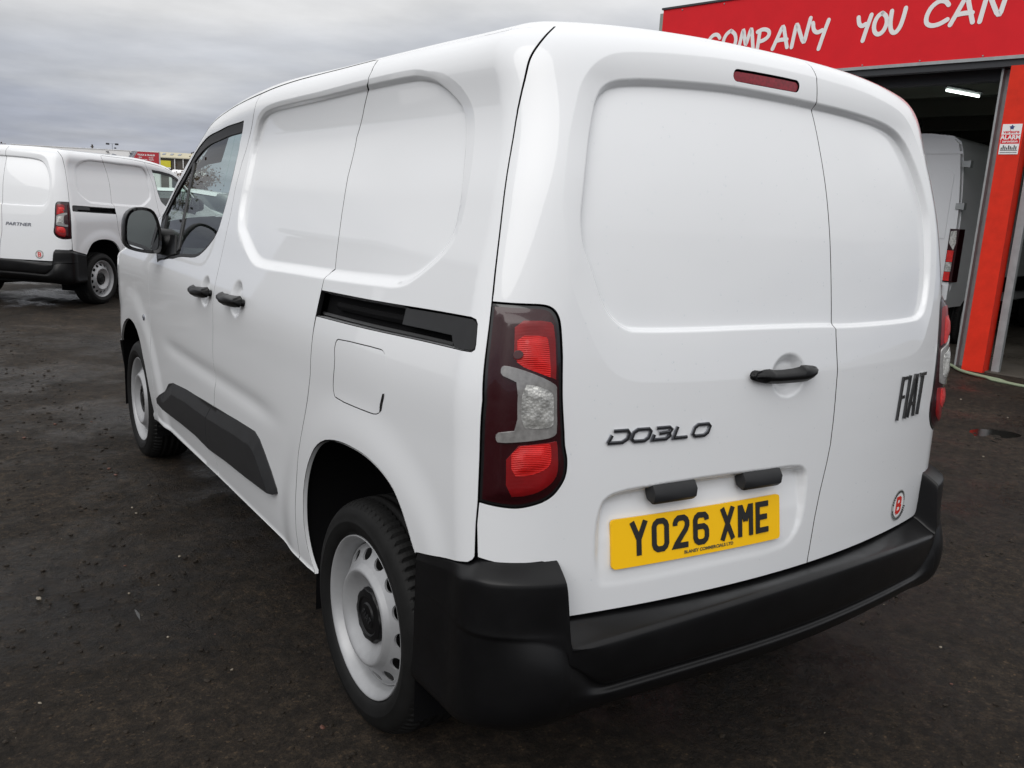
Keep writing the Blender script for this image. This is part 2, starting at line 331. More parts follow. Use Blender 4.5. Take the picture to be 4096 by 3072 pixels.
def disp(u,v):
    """pressings: recessed window panels, number plate bowl, handle scoops, arch flares, door crease, sill lip"""
    um=np.where(u>TOT/2,TOT-u,u); d=np.zeros(len(u))
    m=(um>.1)&(v>1.0)&(v<1.81)
    if m.any():
        dI=sdist(C_REAR_I,u[m],v[m]); dO=np.maximum(sdist(C_REAR_O,u[m],v[m]),np.where(dI>0,dI+.004,-1))
        t=np.where(dI>0,1,np.where(dO>0,dO/np.maximum(dO-dI,1e-6),0)); st=sm(dI,-.011,.002)
        D=np.interp(v[m],[1.15,1.4,1.7],[.019,.024,.036]); r=np.interp(v[m],[1.2,1.5,1.7],[.34,.36,.56])
        d[m]-=D*(r*t*(1-st)+st)
    m=(um<.0)&(um>-2.0)&(v>1.12)&(v<1.81)
    if m.any():
        dI=sdist(C_SIDE_I,um[m],v[m]); dO=np.maximum(sdist(C_SIDE_O,um[m],v[m]),np.where(dI>0,dI+.004,-1))
        t=np.where(dI>0,1,np.where(dO>0,dO/np.maximum(dO-dI,1e-6),0))
        w=np.interp(v[m],[1.25,1.35,1.6],[.040,.025,.012]); st=sm(dI,-w,.003)
        d[m]-=.019*(.45*t*(1-st)+st)
    m=(u>.25)&(u<1.05)&(v>.55)&(v<.9)
    if m.any():
        dR=sdist(C_PLATE,u[m],v[m]); d[m]-=sm(dR,-.004,.022)*np.interp(v[m],[.60,.65,.72,.80,.84],[.000,.004,.012,.028,.031])
    for cu,cv,ru,rv,dep,side in SCOOPS:
        uu=um if side else u; r=np.sqrt(((uu-cu)/ru)**2+((v-cv)/rv)**2); d-=dep*sm(1.06-r,0,.55)
    # wheel-arch flares and the soft valley along the doors
    m=um<0
    P=S0(u,v); y,z=P[:,1],P[:,2]
    for yc in (.70,3.518):
        r=np.hypot(y-yc,z-.30); d+=np.where(m&(z<1.15),.010*(1-sm(r,.50,.66))*sm(y,.2,.35),0)
    d-=np.where(m,.007*np.exp(-((z-.735-.0*y)/.035)**2)*sm(y,1.15,1.6)*(1-sm(y,2.55,2.95)),0)
    d+=np.where(m&(y>.9)&(y<3.3),.006*(1-sm(v,.300,.316)),0)
    return d
def S(u,v,off=0.):
    return S0(u,v)+(disp(u,v)+off)[:,None]*N0(u,v)
def SN(u,v,h=4e-4):
    return unit(np.cross(S(u+h,v)-S(u-h,v),S(u,v+h)-S(u,v-h)))
# outlines of the panels in skin coordinates (u round the plan, v up), metres
UV = dict(
  gapL=[(0.180,1.818),(0.153,1.794),(0.134,1.774),(0.119,1.757),(0.109,1.744),(0.101,1.730),(0.090,1.705),(0.072,1.668),(0.057,1.628),(0.048,1.575),(0.044,1.521),(0.046,1.464),(0.049,1.413),(0.058,1.323),(0.068,1.243),(0.088,1.041),(0.085,0.962),(0.080,0.822),(0.075,0.770),(0.071,0.696)],
  lampL=[(0.067,1.241),(0.125,1.241),(0.162,1.242),(0.180,1.236),(0.193,1.219),(0.201,1.192),(0.220,1.099),(0.233,0.994),(0.235,0.950),(0.238,0.934),(0.241,0.921),(0.242,0.903),(0.240,0.881),(0.230,0.860),(0.212,0.839),(0.194,0.826),(0.171,0.818),(0.149,0.813),(0.123,0.815),(0.102,0.818),(0.080,0.822)],
  clear=[(0.113,1.112),(0.119,1.116),(0.142,1.111),(0.172,1.099),(0.204,1.081),(0.210,1.072),(0.214,0.981),(0.206,0.971),(0.167,0.964),(0.118,0.958),(0.114,0.965),(0.115,0.978),(0.128,0.981),(0.149,0.985),(0.145,1.082),(0.129,1.091),(0.115,1.097)],
  redU=[(0.120,1.207),(0.177,1.210),(0.188,1.198),(0.209,1.088),(0.199,1.094),(0.131,1.125),(0.128,1.152)],
  redL=[(0.131,0.950),(0.208,0.960),(0.216,0.958),(0.217,0.901),(0.212,0.878),(0.195,0.859),(0.168,0.845),(0.131,0.841)],
  rearI=[(0.216,1.460),(0.216,1.421),(0.223,1.389),(0.232,1.363),(0.262,1.317),(0.294,1.260),(0.316,1.231),(0.338,1.213),(0.363,1.199),(0.388,1.194),(0.547,1.193),(0.750,1.195),(1.055,1.192),(1.085,1.186),(1.522,1.184),(1.588,1.193),(1.624,1.220),(1.659,1.283),(1.680,1.360),(1.697,1.430),(1.704,1.498),(1.691,1.575),(1.652,1.641),(1.594,1.677),(1.493,1.692),(1.266,1.698),(1.060,1.701),(0.865,1.704),(0.681,1.706),(0.540,1.702),(0.415,1.700),(0.336,1.696),(0.301,1.691),(0.281,1.685),(0.261,1.674),(0.249,1.661),(0.237,1.643),(0.220,1.590),(0.216,1.532),(0.216,1.456)],
  rearO=[(0.194,1.330),(0.203,1.292),(0.222,1.255),(0.256,1.203),(0.302,1.137),(0.339,1.102),(0.380,1.081),(0.439,1.073),(0.735,1.069),(1.083,1.072),(1.342,1.075),(1.483,1.076),(1.549,1.090),(1.591,1.116),(1.622,1.154),(1.668,1.206),(1.708,1.300),(1.732,1.400),(1.742,1.500),(1.732,1.590),(1.705,1.660),(1.664,1.708),(1.600,1.740),(1.464,1.752),(1.319,1.760),(1.082,1.765),(0.862,1.767),(0.679,1.766),(0.499,1.761),(0.358,1.756),(0.300,1.749),(0.258,1.735),(0.224,1.716),(0.204,1.696),(0.188,1.668),(0.174,1.623),(0.165,1.574),(0.165,1.500),(0.169,1.426)],
  sideI=[(-1.656,1.716),(-1.413,1.721),(-0.897,1.734),(-0.592,1.736),(-0.510,1.730),(-0.397,1.717),(-0.301,1.690),(-0.234,1.663),(-0.203,1.644),(-0.193,1.596),(-0.185,1.541),(-0.168,1.457),(-0.170,1.400),(-0.175,1.384),(-0.190,1.357),(-0.238,1.326),(-0.312,1.292),(-0.367,1.274),(-0.437,1.263),(-0.561,1.259),(-0.886,1.244),(-1.159,1.237),(-1.434,1.225),(-1.516,1.235),(-1.607,1.272),(-1.687,1.308),(-1.739,1.333),(-1.776,1.402),(-1.779,1.494),(-1.805,1.606),(-1.772,1.670),(-1.730,1.699)],
  sideO=[(-1.666,1.726),(-1.579,1.739),(-1.150,1.749),(-0.850,1.752),(-0.580,1.752),(-0.440,1.747),(-0.304,1.737),(-0.212,1.715),(-0.153,1.681),(-0.126,1.647),(-0.119,1.614),(-0.116,1.560),(-0.111,1.505),(-0.108,1.451),(-0.114,1.395),(-0.120,1.382),(-0.127,1.357),(-0.168,1.321),(-0.235,1.286),(-0.311,1.254),(-0.384,1.236),(-0.441,1.230),(-0.646,1.221),(-0.890,1.212),(-1.077,1.208),(-1.426,1.191),(-1.524,1.203),(-1.616,1.239),(-1.686,1.279),(-1.721,1.326),(-1.767,1.417),(-1.800,1.509),(-1.796,1.599),(-1.757,1.661)],
  sdRear2=[(-0.900,1.819),(-0.848,1.777),(-0.855,1.749),(-0.865,1.742),(-0.883,1.732),(-0.910,1.690),(-0.945,1.614),(-0.944,1.508),(-0.923,1.401),(-0.890,1.282),(-0.876,1.243),(-0.889,1.235),(-0.893,1.210),(-0.892,1.187),(-0.892,1.173),(-0.889,1.107),(-0.889,1.037),(-0.902,0.938),(-0.924,0.867),(-0.960,0.777),(-0.999,0.675),(-1.017,0.607),(-1.036,0.541)],
  sdTop=[(-0.948,1.829),(-1.249,1.861),(-1.442,1.808),(-1.766,1.791),(-1.977,1.788),(-2.233,1.792),(-2.235,1.788),(-2.377,1.769),(-2.515,1.765),(-2.563,1.737),(-2.627,1.724),(-2.701,1.708),(-2.774,1.699),(-2.857,1.709),(-2.924,1.705)],
  fsGap=[(-1.768,1.782),(-1.764,1.747),(-1.794,1.726),(-1.861,1.657),(-1.899,1.566),(-1.895,1.467),(-1.867,1.348),(-1.835,1.255),(-1.864,1.321),(-1.867,1.215),(-1.846,1.105),(-1.877,0.945),(-1.907,0.825),(-1.897,0.748),(-1.893,0.715),(-1.950,0.609),(-2.041,0.512),(-2.026,0.417),(-1.983,0.329)],
  window=[(-1.918,1.712),(-1.992,1.713),(-2.144,1.720),(-2.308,1.720),(-2.466,1.724),(-2.560,1.725),(-2.622,1.709),(-2.693,1.678),(-2.780,1.687),(-2.865,1.719),(-2.929,1.713),(-2.957,1.689),(-2.943,1.578),(-2.898,1.386),(-2.536,1.196),(-2.296,1.187),(-2.173,1.193),(-2.098,1.218),(-2.040,1.246),(-1.996,1.274),(-1.972,1.308),(-1.965,1.355),(-1.956,1.416),(-1.952,1.492),(-1.959,1.567),(-1.956,1.640)],
  divider=[(-2.574,1.655),(-2.510,1.281)],
  archR=[(-0.940,0.306),(-0.972,0.350),(-0.987,0.428),(-0.981,0.512),(-0.963,0.586),(-0.929,0.651),(-0.894,0.696),(-0.852,0.737),(-0.795,0.769),(-0.733,0.787),(-0.664,0.798),(-0.587,0.802),(-0.500,0.801),(-0.413,0.790),(-0.337,0.771),(-0.290,0.748),(-0.253,0.716),(-0.218,0.675),(-0.198,0.646),(-0.182,0.629)],
  archF=[(-3.862,0.580),(-3.780,0.700),(-3.693,0.836),(-3.560,0.921),(-3.448,0.932),(-3.351,0.895),(-3.279,0.831),(-3.222,0.734),(-3.191,0.610),(-3.148,0.511),(-3.121,0.428),(-3.113,0.346),(-3.114,0.275)],
  mould=[(-2.580,0.577),(-2.342,0.596),(-1.962,0.607),(-1.637,0.629),(-1.432,0.637),(-1.383,0.620),(-1.340,0.585),(-1.284,0.537),(-1.238,0.487),(-1.234,0.470),(-1.261,0.459),(-1.532,0.444),(-1.972,0.431),(-2.412,0.421),(-2.791,0.402),(-2.865,0.418),(-2.867,0.443),(-2.770,0.496),(-2.666,0.552)],
  slot=[(-0.890,1.177),(-0.339,1.193),(0.016,1.204),(0.034,1.201),(0.041,1.193),(0.049,1.152),(0.049,1.142),(0.042,1.137),(0.004,1.136),(-0.885,1.108)],
  cover=[(-0.334,1.191),(0.017,1.203),(0.033,1.198),(0.039,1.191),(0.047,1.152),(0.046,1.143),(0.039,1.139),(0.004,1.137),(-0.035,1.136),(-0.048,1.147),(-0.056,1.158),(-0.334,1.151)],
  fuel=[(-0.713,1.071),(-0.432,1.083),(-0.403,1.078),(-0.383,1.062),(-0.369,1.028),(-0.375,0.982),(-0.393,0.954),(-0.416,0.925),(-0.447,0.914),(-0.500,0.911),(-0.722,0.904),(-0.739,0.917),(-0.742,0.941),(-0.728,1.005),(-0.736,1.038),(-0.730,1.062)],
  handleR=[(0.727,1.077),(0.739,1.085),(0.780,1.093),(0.807,1.087),(0.893,1.090),(0.902,1.096),(0.966,1.089),(0.972,1.082),(0.968,1.067),(0.940,1.054),(0.906,1.053),(0.788,1.055),(0.741,1.065)],
  split2=[(1.096,1.798),(1.079,1.769),(1.067,1.752),(1.068,1.717),(1.071,1.704),(1.082,1.665),(1.081,1.593),(1.079,1.522),(1.075,1.406),(1.077,1.249),(1.074,1.194),(1.073,1.183),(1.069,1.151),(1.078,1.088),(1.083,1.065),(1.079,1.030),(1.079,0.971),(1.076,0.911),(1.075,0.861),(1.041,0.711),(1.031,0.577)],
  plateRec=[(0.326,0.799),(0.339,0.821),(0.371,0.833),(0.460,0.840),(0.647,0.844),(0.821,0.840),(0.940,0.835),(0.973,0.824),(0.987,0.799),(0.989,0.695),(0.961,0.637),(0.903,0.609),(0.670,0.613),(0.437,0.605),(0.350,0.605),(0.323,0.615),(0.312,0.666),(0.316,0.755)],
  brake=[(0.708,1.735),(0.728,1.748),(0.973,1.749),(0.987,1.740),(0.968,1.726),(0.723,1.727)],
)
# ================================================================ the van: outlines -> panels
def osm(P,n=1):
    """smooth an open polyline, ends kept"""
    P=np.array(P,float)
    for _ in range(n):
        Q=np.stack([.75*P[:-1]+.25*P[1:],.25*P[:-1]+.75*P[1:]],1).reshape(-1,2); P=np.vstack([P[:1],Q,P[-1:]])
    return P
A_=lambda k:np.array(UV[k],float)
C_REAR_I=chaikin(A_('rearI'),2); C_REAR_O=chaikin(A_('rearO'),2); C_SIDE_I=chaikin(A_('sideI'),2); C_SIDE_O=chaikin(A_('sideO'),1); C_PLATE=chaikin(A_('plateRec'),1)
def keep_clear(O,I,m):
    I2=np.asarray(I) if area(I)>0 else np.asarray(I)[::-1]; O=O.copy(); I3=resample(I2,.01); n=I3-inset(I3,.001); n=unit(n)
    for k in range(len(O)):
        d=sdist(I2,O[k:k+1,0],O[k:k+1,1])[0]
        if d>-m: j=np.argmin(((I3-O[k])**2).sum(1)); O[k]=I3[j]+n[j]*m
    return O
SCOOPS=[(.879,1.069,.066,.055,.020,0),(-1.985,1.062,.062,.062,.018,1),(-1.60,1.070,.066,.066,.018,1)]
def resample(P,seg,closed=True):
    P=np.asarray(P,float); Q=np.roll(P,-1,0) if closed else P[1:]; B=P if closed else P[:-1]; out=[]
    for a,b in zip(B,Q):
        n=max(1,int(np.ceil(np.linalg.norm(b-a)/seg))); out+= [a+(b-a)*i/n for i in range(n)]
    if not closed: out.append(P[-1])
    return np.array(out)
def area(P): Q=np.roll(P,-1,0); return .5*(P[:,0]*Q[:,1]-Q[:,0]*P[:,1]).sum()
def inset(P,d):
    """move a closed CCW outline inwards by d"""
    a=np.roll(P,1,0); b=np.roll(P,-1,0); d1=unit(P-a); d2=unit(b-P); n=unit(np.stack([-d1[:,1]-d2[:,1],d1[:,0]+d2[:,0]],1)+1e-9)
    k=d/np.maximum((n*np.stack([-d1[:,1],d1[:,0]],1)).sum(1),.5); return P+n*k[:,None]
def clean(P):
    keep=[P[0]]
    for q in P[1:]:
        if np.linalg.norm(q-keep[-1])>6e-4: keep.append(q)
    if np.linalg.norm(keep[0]-keep[-1])<6e-4: keep.pop()
    return np.array(keep)
C_SIDE_O=None
def panel(name,loops,mat,parent,spacing=.018,gap=.0025,depth=.014,off=0.,ex=None,refine=(),seg=.012,skirt=True,mirror=False,edge=None):
    if mat=='paint' and edge is None: edge='cavity'
    ls=[]
    for i,l in enumerate(loops):
        l=clean(np.asarray(l,float))
        if area(l)<0: l=l[::-1]
        l=resample(l,seg); l=inset(l,gap if i==0 else -gap)
        if i: l=l[::-1]
        ls.append(l)
    lo=ls[0].min(0); hi=ls[0].max(0)
    gx=np.arange(lo[0],hi[0],spacing); gy=np.arange(lo[1],hi[1],spacing*.9)
    X,Y=np.meshgrid(gx,gy); X=X+np.where(np.arange(len(gy))%2==0,0,spacing/2)[:,None]; pts=np.stack([X.ravel(),Y.ravel()],1)
    for c,ds in refine:
        c=np.asarray(c,float)
        if area(c)<0: c=c[::-1]
        c=resample(c,.009)
        for d in ds: pts=np.vstack([inset(c,d),pts])
    def inside(p,mrg):
        ok=sdist(ls[0][::max(1,len(ls[0])//500)] if len(ls[0])>900 else ls[0],p[:,0],p[:,1])>mrg
        for h in ls[1:]: ok&= sdist(h,p[:,0],p[:,1])<-mrg
        return ok
    if len(pts):
        pts=pts[(pts>lo).all(1)&(pts<hi).all(1)]; pts=pts[inside(pts,.0045)]
        # thin out points that crowd each other (refined rows come first and win)
        cell={}; kp=[]
        q=np.floor(pts/.0024).astype(int)
        for i,k in enumerate(map(tuple,q)):
            if k not in cell: cell[k]=1; kp.append(i)
        pts=pts[kp]
    V=np.vstack(ls+[pts]); E=[]; st=0
    for l in ls: n=len(l); E+= [(st+i,st+(i+1)%n) for i in range(n)]; st+=n
    vo,eo,fo,ov,_,_=delaunay_2d_cdt([Vector(p) for p in V],E,[],0,1e-7)
    P=np.array([tuple(p) for p in vo]); F=np.array([f for f in fo if len(f)==3])
    c=P[F].mean(1); ok=np.ones(len(F),bool)
    ok&= sdist(ls[0],c[:,0],c[:,1])>0
    for h in ls[1:]: ok&= sdist(h,c[:,0],c[:,1])<0
    F=F[ok]
    a2=(P[F[:,1]]-P[F[:,0]]); b2=(P[F[:,2]]-P[F[:,0]]); fl=(a2[:,0]*b2[:,1]-a2[:,1]*b2[:,0])<0; F[fl]=F[fl][:,::-1]
    imap={}
    for i,l in enumerate(ov):
        for j in l: imap[j]=i
    u,v=P[:,0],P[:,1]
    def SS(u,v):
        e=off+(ex(u,v) if ex is not None else 0.); return S(u,v,e)
    pos=SS(u,v); h=5e-4
    nor=unit(np.cross(SS(u+h,v)-SS(u-h,v),SS(u,v+h)-SS(u,v-h)))
    VV=[pos]; NN=[nor]; FF=[F]; FM=[np.zeros(len(F),int)]; base=len(P); st=0
    if skirt:
        for l in ls:
            n=len(l); idx=np.array([imap[st+i] for i in range(n)]); st+=n
            # outward tangent along the skin
            lin=inset(l,-.001) if True else l
            o=unit(SS(lin[:,0],lin[:,1])-pos[idx]); nn=nor[idx]
            r1=pos[idx]+o*.0004-nn*.0006; r2=pos[idx]+o*.0005-nn*depth
            VV+= [r1,r2]; NN+= [unit(o*.8+nn*.6),o]
            b1=base; b2_=base+n; base+=2*n; j=np.arange(n); k=(j+1)%n
            FF+= [np.stack([idx[j],b1+j,b1+k],1),np.stack([idx[j],b1+k,idx[k]],1),np.stack([b1+j,b2_+j,b2_+k],1),np.stack([b1+j,b2_+k,b1+k],1)]
            FM+= [np.zeros(2*n,int),np.ones(2*n,int)]
    VV=np.vstack(VV); NN=np.vstack(NN); FF=np.vstack(FF); FM=np.concatenate(FM); ms_=[mat,edge or mat]
    o=mesh_obj(name,VV,FF,mat,parent,normals=NN,mats=ms_,fm=FM)
    if mirror:
        o2=mesh_obj(name,VV*[-1,1,1],FF[:,::-1],mat,mirror if mirror is not True else parent,normals=NN*[-1,1,1],mats=ms_,fm=FM)
        return o,o2
    return o
def mir(P): return np.array([(TOT-a,b) for a,b in P])[::-1]

def flipx(o):
    me=o.data; n=len(me.vertices); co=np.empty(n*3); me.vertices.foreach_get('co',co); nn=np.empty(len(me.loops)*3); me.corner_normals.foreach_get('vector',nn)
    li=np.empty(len(me.loops),dtype=np.int32); me.loops.foreach_get('vertex_index',li); vn=np.zeros((n,3)); vn[li]=nn.reshape(-1,3)
    F=[tuple(p.vertices)[::-1] for p in me.polygons]; fm=[p.material_index for p in me.polygons]; mats=[m.name for m in me.materials]
    par=o.parent; nm=o.name.split('.')[0]; bpy.data.objects.remove(o)
    return mesh_obj(nm,co.reshape(-1,3)*[-1,1,1],F,None,par,normals=vn*[-1,1,1],mats=mats,fm=fm)
# --- boundary lines
gapL=np.vstack([osm(A_('gapL')[:15],1),A_('gapL')[15:]])
gapL[:,0]=np.minimum(gapL[:,0],.18)
vtop_u=[-5.2,-2.924,-2.80,-2.70,-2.515,-2.377,-2.235,-1.766,-1.442,-1.2,-.90,.18,TOT/2]; vtop_v=[1.700,1.703,1.704,1.710,1.755,1.772,1.789,1.791,1.808,1.818,1.822,1.818,1.818]
def vtop(u): return np.interp(np.where(np.asarray(u)>TOT/2,TOT-np.asarray(u),u),vtop_u,vtop_v)
sdr=A_('sdRear2'); sdr=np.vstack([[(-.885,float(vtop(-.885)))],[(-.862,1.80)],sdr[1:],[(-1.052,.48)],[(-1.066,.40)],[(-1.07,.303)]])
fsg=np.array([(-1.772,float(vtop(-1.772))),(-1.790,1.74),(-1.822,1.69),(-1.855,1.64),(-1.885,1.56),(-1.888,1.467),(-1.872,1.36),(-1.866,1.25),(-1.864,1.15),(-1.868,1.05),(-1.877,.945),(-1.897,.83),(-1.902,.76),(-1.898,.71),(-1.93,.62),(-1.985,.52),(-2.0,.43),(-1.992,.302)])
fdf=np.array([(-2.935,1.695),(-2.958,1.45),(-2.962,1.034),(-2.99,.75),(-3.004,.55),(-3.003,.288)])
def topline(u0,u1):
    us=[u0]+sorted([x for x in vtop_u if min(u0,u1)<x<max(u0,u1)],reverse=u0>u1)+[u1]
    us=np.unique(np.r_[us,np.arange(min(u0,u1),max(u0,u1),.05)]);
    us=us if u0<u1 else us[::-1]; return np.stack([us,vtop(us)],1)
arch=osm(A_('archR'),1); slot=A_('slot'); archF=osm(A_('archF'),1)
lamp=osm(A_('lampL'),2); lamp_edge=A_('gapL')[14:18]
C_SIDE_O=keep_clear(chaikin(A_('sideO'),2),C_SIDE_I,.024)
R_OFF=[-.018,-.0125,-.0095,-.007,-.0045,-.002,.0008,.0035,.009]
REF_SIDE=[(C_SIDE_I,R_OFF),(C_SIDE_O,[-.006,-.0015,.0015,.008])]; REF_REAR=[(C_REAR_I,R_OFF),(C_REAR_O,[-.008,-.002,.002,.010,.022])]; REF_PLATE=[(C_PLATE,[-.006,0,.006,.012,.020])]
def circ(cu,cv,ru,rv,n=28): t=np.linspace(0,2*np.pi,n,endpoint=False); return np.stack([cu+ru*np.cos(t),cv+rv*np.sin(t)],1)
REF_SCOOP=[(circ(c[0],c[1],c[2]*f,c[3]*f),[0.]) for c in SCOOPS for f in(1.05,.9,.7,.5)]

van=empty('panel_van',(0,0,0))
tag(van,'white panel van in front with yellow number plate and black rear bumper','van','white panel vans of one shape in the yard')
# quarter panel (slot and filler flap cut out), with its mirror on the other side
i0=np.argmin(np.abs(sdr[:,1]-1.177)); up=[p for p in sdr if p[1]>1.18]; dn=[p for p in sdr if p[1]<1.105]
slot_l=np.vstack([slot[:1]*[1,1],slot[1:]])
qp=np.vstack([gapL,[(.0651,.6861),(.052,.6774),(-.06,.655)],arch[::-1],[(-1.0,.303)],np.array(dn)[::-1],[slot[-1]],slot[::-1][1:],np.array(up)[::-1],topline(-.86,.17)[1:]])
fuel=chaikin(A_('fuel'),1)
quarter=panel('quarter_panel',[qp,inset(fuel[::-1] if area(fuel)<0 else fuel,.0022)],'paint',van,refine=REF_SIDE,depth=.016)
quarterR=panel('quarter_panel',[qp],'paint',van,refine=REF_SIDE,depth=.016)
quarterR=flipx(quarterR)
flap=panel('fuel_flap',[inset(fuel[::-1] if area(fuel)<0 else fuel,.0030)],'paint',van,gap=0,off=-.001)
# finger notch of the flap
mbn=MB(); nq=np.array([(-.405,.948),(-.392,.955),(-.378,.985),(-.372,1.0),(-.382,.998),(-.40,.97)])-[.012,.022]
panel('flap_notch',[nq],'gloss_black',flap,gap=0,off=.0012,depth=.002,spacing=.01)
# rail slot: dark channel, rail bar and grey cover
for sgn in(1,-1):
    ch=panel('rail_channel',[inset(slot if area(slot)>0 else slot[::-1],-.010)],'cavity',van,gap=0,off=-.034,skirt=False,spacing=.05)
    cv=panel('rail_cover',[A_('cover')],'grey_plastic',van,gap=.0015,off=-.004,depth=.02,spacing=.03)
    us=np.linspace(-.88,-.06,12); t=MB(); a=S(us,np.interp(us,[-.88,-.06],[1.120,1.142]),-.018); t.tube(a,.0045,6); rb=t.build('rail_bar','black_plastic',van,True)
    us=np.linspace(-.80,-.335,8); t=MB(); a=S(us,np.interp(us,[-.88,-.06],[1.150,1.172]),-.026); t.tube(a,.012,6); rb2=t.build('rail_guide','cavity',van,True)
    le=[]
    for ln,o2 in((slot[[9,8,7]],(.004,-.030)),(slot[[0,1]],(-.003,-.030))):
        ln=resample(ln,.04,False); m_=len(ln); PA=S(ln[:,0],ln[:,1],-.001); PB=S(ln[:,0],ln[:,1]+o2[0],o2[1]); le.append(mesh_obj('rail_ledge',np.vstack([PA,PB]),[(i,i+1,m_+i+1,m_+i) for i in range(m_-1)],'paint',van))
    if sgn<0:
        for o in(ch,cv,rb,rb2,*le): flipx(o)
# sliding door and front door
sd=np.vstack([sdr[::-1],topline(-.90,-1.772)[1:-1],fsg])
slid,slidR=panel('sliding_door',[sd],'paint',van,refine=REF_SIDE+REF_SCOOP[8:],mirror=True)
win=A_('window'); win[:,1]=np.minimum(win[:,1],vtop(win[:,0])-.016); win[:,0]=np.maximum(win[:,0],-2.915)
win=np.vstack([win[:1],osm(win[:12],1)[1:-1],[(-2.905,1.60)],[(-2.875,1.40)],[(-2.80,1.27)],[(-2.68,1.225)],osm(win[14:],1)])
if area(win)<0: win=win[::-1]
fd=np.vstack([fsg[::-1],topline(-1.772,-2.90)[1:],fdf])
fdoor,fdoorR=panel('front_door',[fd,win],'paint',van,refine=REF_SCOOP[4:8],mirror=True)
fen=np.vstack([fdf[::-1],[(-2.95,1.697)],topline(-3.0,-4.96),[(-4.96,1.3),(-4.96,.60),(-4.4,.60)],archF,[(-3.05,.284)]])
panel('front_wing',[fen],'paint',van,spacing=.04,mirror=True)
fbp=np.array([(-4.965,.595),(-3.875,.575),(-3.92,.45),(-3.94,.27),(-4.965,.26)])
panel('front_bumper',[fbp],'black_plastic',van,spacing=.05,ex=lambda u,v:.012+0*u,mirror=True)
# window: seal frame, glass, divider, sail
gl=inset(win,.014); vv=gl[:,1]; gl[:,1]=np.where(vv>1.5,vv-.022,vv); 
for dr,sx in((fdoor,1),(fdoorR,-1)):
    ws=panel('window_seal',[win,gl],'rubber_seal',dr,gap=.0002,off=-.004,depth=.012,spacing=.03)
    wg=panel('window_glass',[gl],'window_glass',dr,gap=-.004,off=-.009,skirt=False,spacing=.05)
    a,b=A_('divider'); bar=np.array([a+(-.012,.02),a+(.010,.02),b+(.012,-.05),b+(-.012,-.05)])
    wb=panel('window_bar',[bar],'rubber_seal',dr,gap=0,off=-.003,depth=.006,spacing=.05)
    sail=np.array([(-2.915,1.66),(-2.80,1.66),(-2.62,1.20),(-2.90,1.20)])
    sl=panel('mirror_sail',[np.array([(-2.895,1.60),(-2.83,1.60),(-2.80,1.40),(-2.58,1.32),(-2.52,1.215),(-2.69,1.232),(-2.80,1.285),(-2.868,1.41)])],'black_plastic',dr,gap=0,off=.002,depth=.012,spacing=.05)
    if sx<0:
        for o in(ws,wg,wb,sl): flipx(o)
# side mouldings on both doors
mo=A_('mould'); MT=mo[:10]; RID=.055
def mould_h(u,v):
    d=np.full(len(u),9.)
    for a,b in zip(MT[:-1],MT[1:]):
        e=b-a; t=np.clip(((u-a[0])*e[0]+(v-a[1])*e[1])/(e@e),0,1); d=np.minimum(d,np.hypot(u-a[0]-t*e[0],v-a[1]-t*e[1]))
    a=mo[17]; b=mo[0]; e=b-a; t=np.clip(((u-a[0])*e[0]+(v-a[1])*e[1])/(e@e),0,1); d=np.minimum(d,np.hypot(u-a[0]-t*e[0],v-a[1]-t*e[1]))
    return .003+.019*np.clip(d/RID,0,1)
cut=np.array([(-1.957,.61),(-2.0,.54),(-2.012,.48),(-1.99,.42)])
ridge=A_('mould')
mf=np.vstack([mo[:2],[(-2.12,.604)],cut,[(-2.2,.427)],mo[13:]]); ms=np.vstack([cut[::-1],mo[3:12],[(-1.75,.436)]])
REF_M=[(mo[::-1] if area(mo)<0 else mo,[RID-.0045,RID+.0005,RID+.005])]
panel('side_moulding',[mf],'grey_plastic',fdoor,gap=.0015,ex=mould_h,depth=.02,spacing=.016,refine=REF_M,mirror=fdoorR)
panel('side_moulding',[ms],'grey_plastic',slid,gap=.0015,ex=mould_h,depth=.02,spacing=.016,refine=REF_M,mirror=slidR)
# rear doors
sp=osm(A_('split2'),1); sp=np.vstack([[(1.085,1.818)],sp[sp[:,1]<1.80],[(1.030,.5535)]])
sp[:,0]=np.where(sp[:,1]>.9,1.078+(sp[:,0]-1.078)*.4,sp[:,0])
notch=np.array([(.075,.6945),(.11,.688),(.14,.6862),(.193,.690),(.209,.684),(.219,.671),(.2235,.652),(.2240,.585),(.229,.562),(.240,.5545),(.255,.552)])
jA=gapL[gapL[:,1]>1.243]; jB=gapL[gapL[:,1]<.82]
left_edge=np.vstack([jA,lamp,jB[:-1]])
rdl=np.vstack([left_edge,notch,[(.6,.5535)],sp[::-1],topline(1.085,.19)[1:]]) if False else np.vstack([left_edge,notch,[(.6,.5535)],sp[::-1],[(.9,1.818),(.5,1.818),(.2,1.818)]])
stop=chaikin(np.array([(.708,1.737),(.716,1.747),(.730,1.749),(.972,1.749),(.984,1.746),(.987,1.738),(.980,1.728),(.966,1.726),(.724,1.727),(.712,1.730)]),1)
door_l=panel('rear_door',[rdl,stop],'paint',van,refine=REF_REAR+REF_PLATE+REF_SCOOP[:4],depth=.02,spacing=.016)
tag(door_l,'wide left rear door carrying handle and number plate')
rdr=np.vstack([mir(left_edge),[(1.75,1.818),(1.4,1.818)],sp,[(1.4,.5535)],mir(notch)])
door_r=panel('rear_door',[rdr],'paint',van,refine=REF_REAR,depth=.02,spacing=.016)
tag(door_r,'narrow right rear door')
panel('brake_lamp',[stop],'brake_lamp',door_l,gap=.001,off=-.004,depth=.012,spacing=.012)
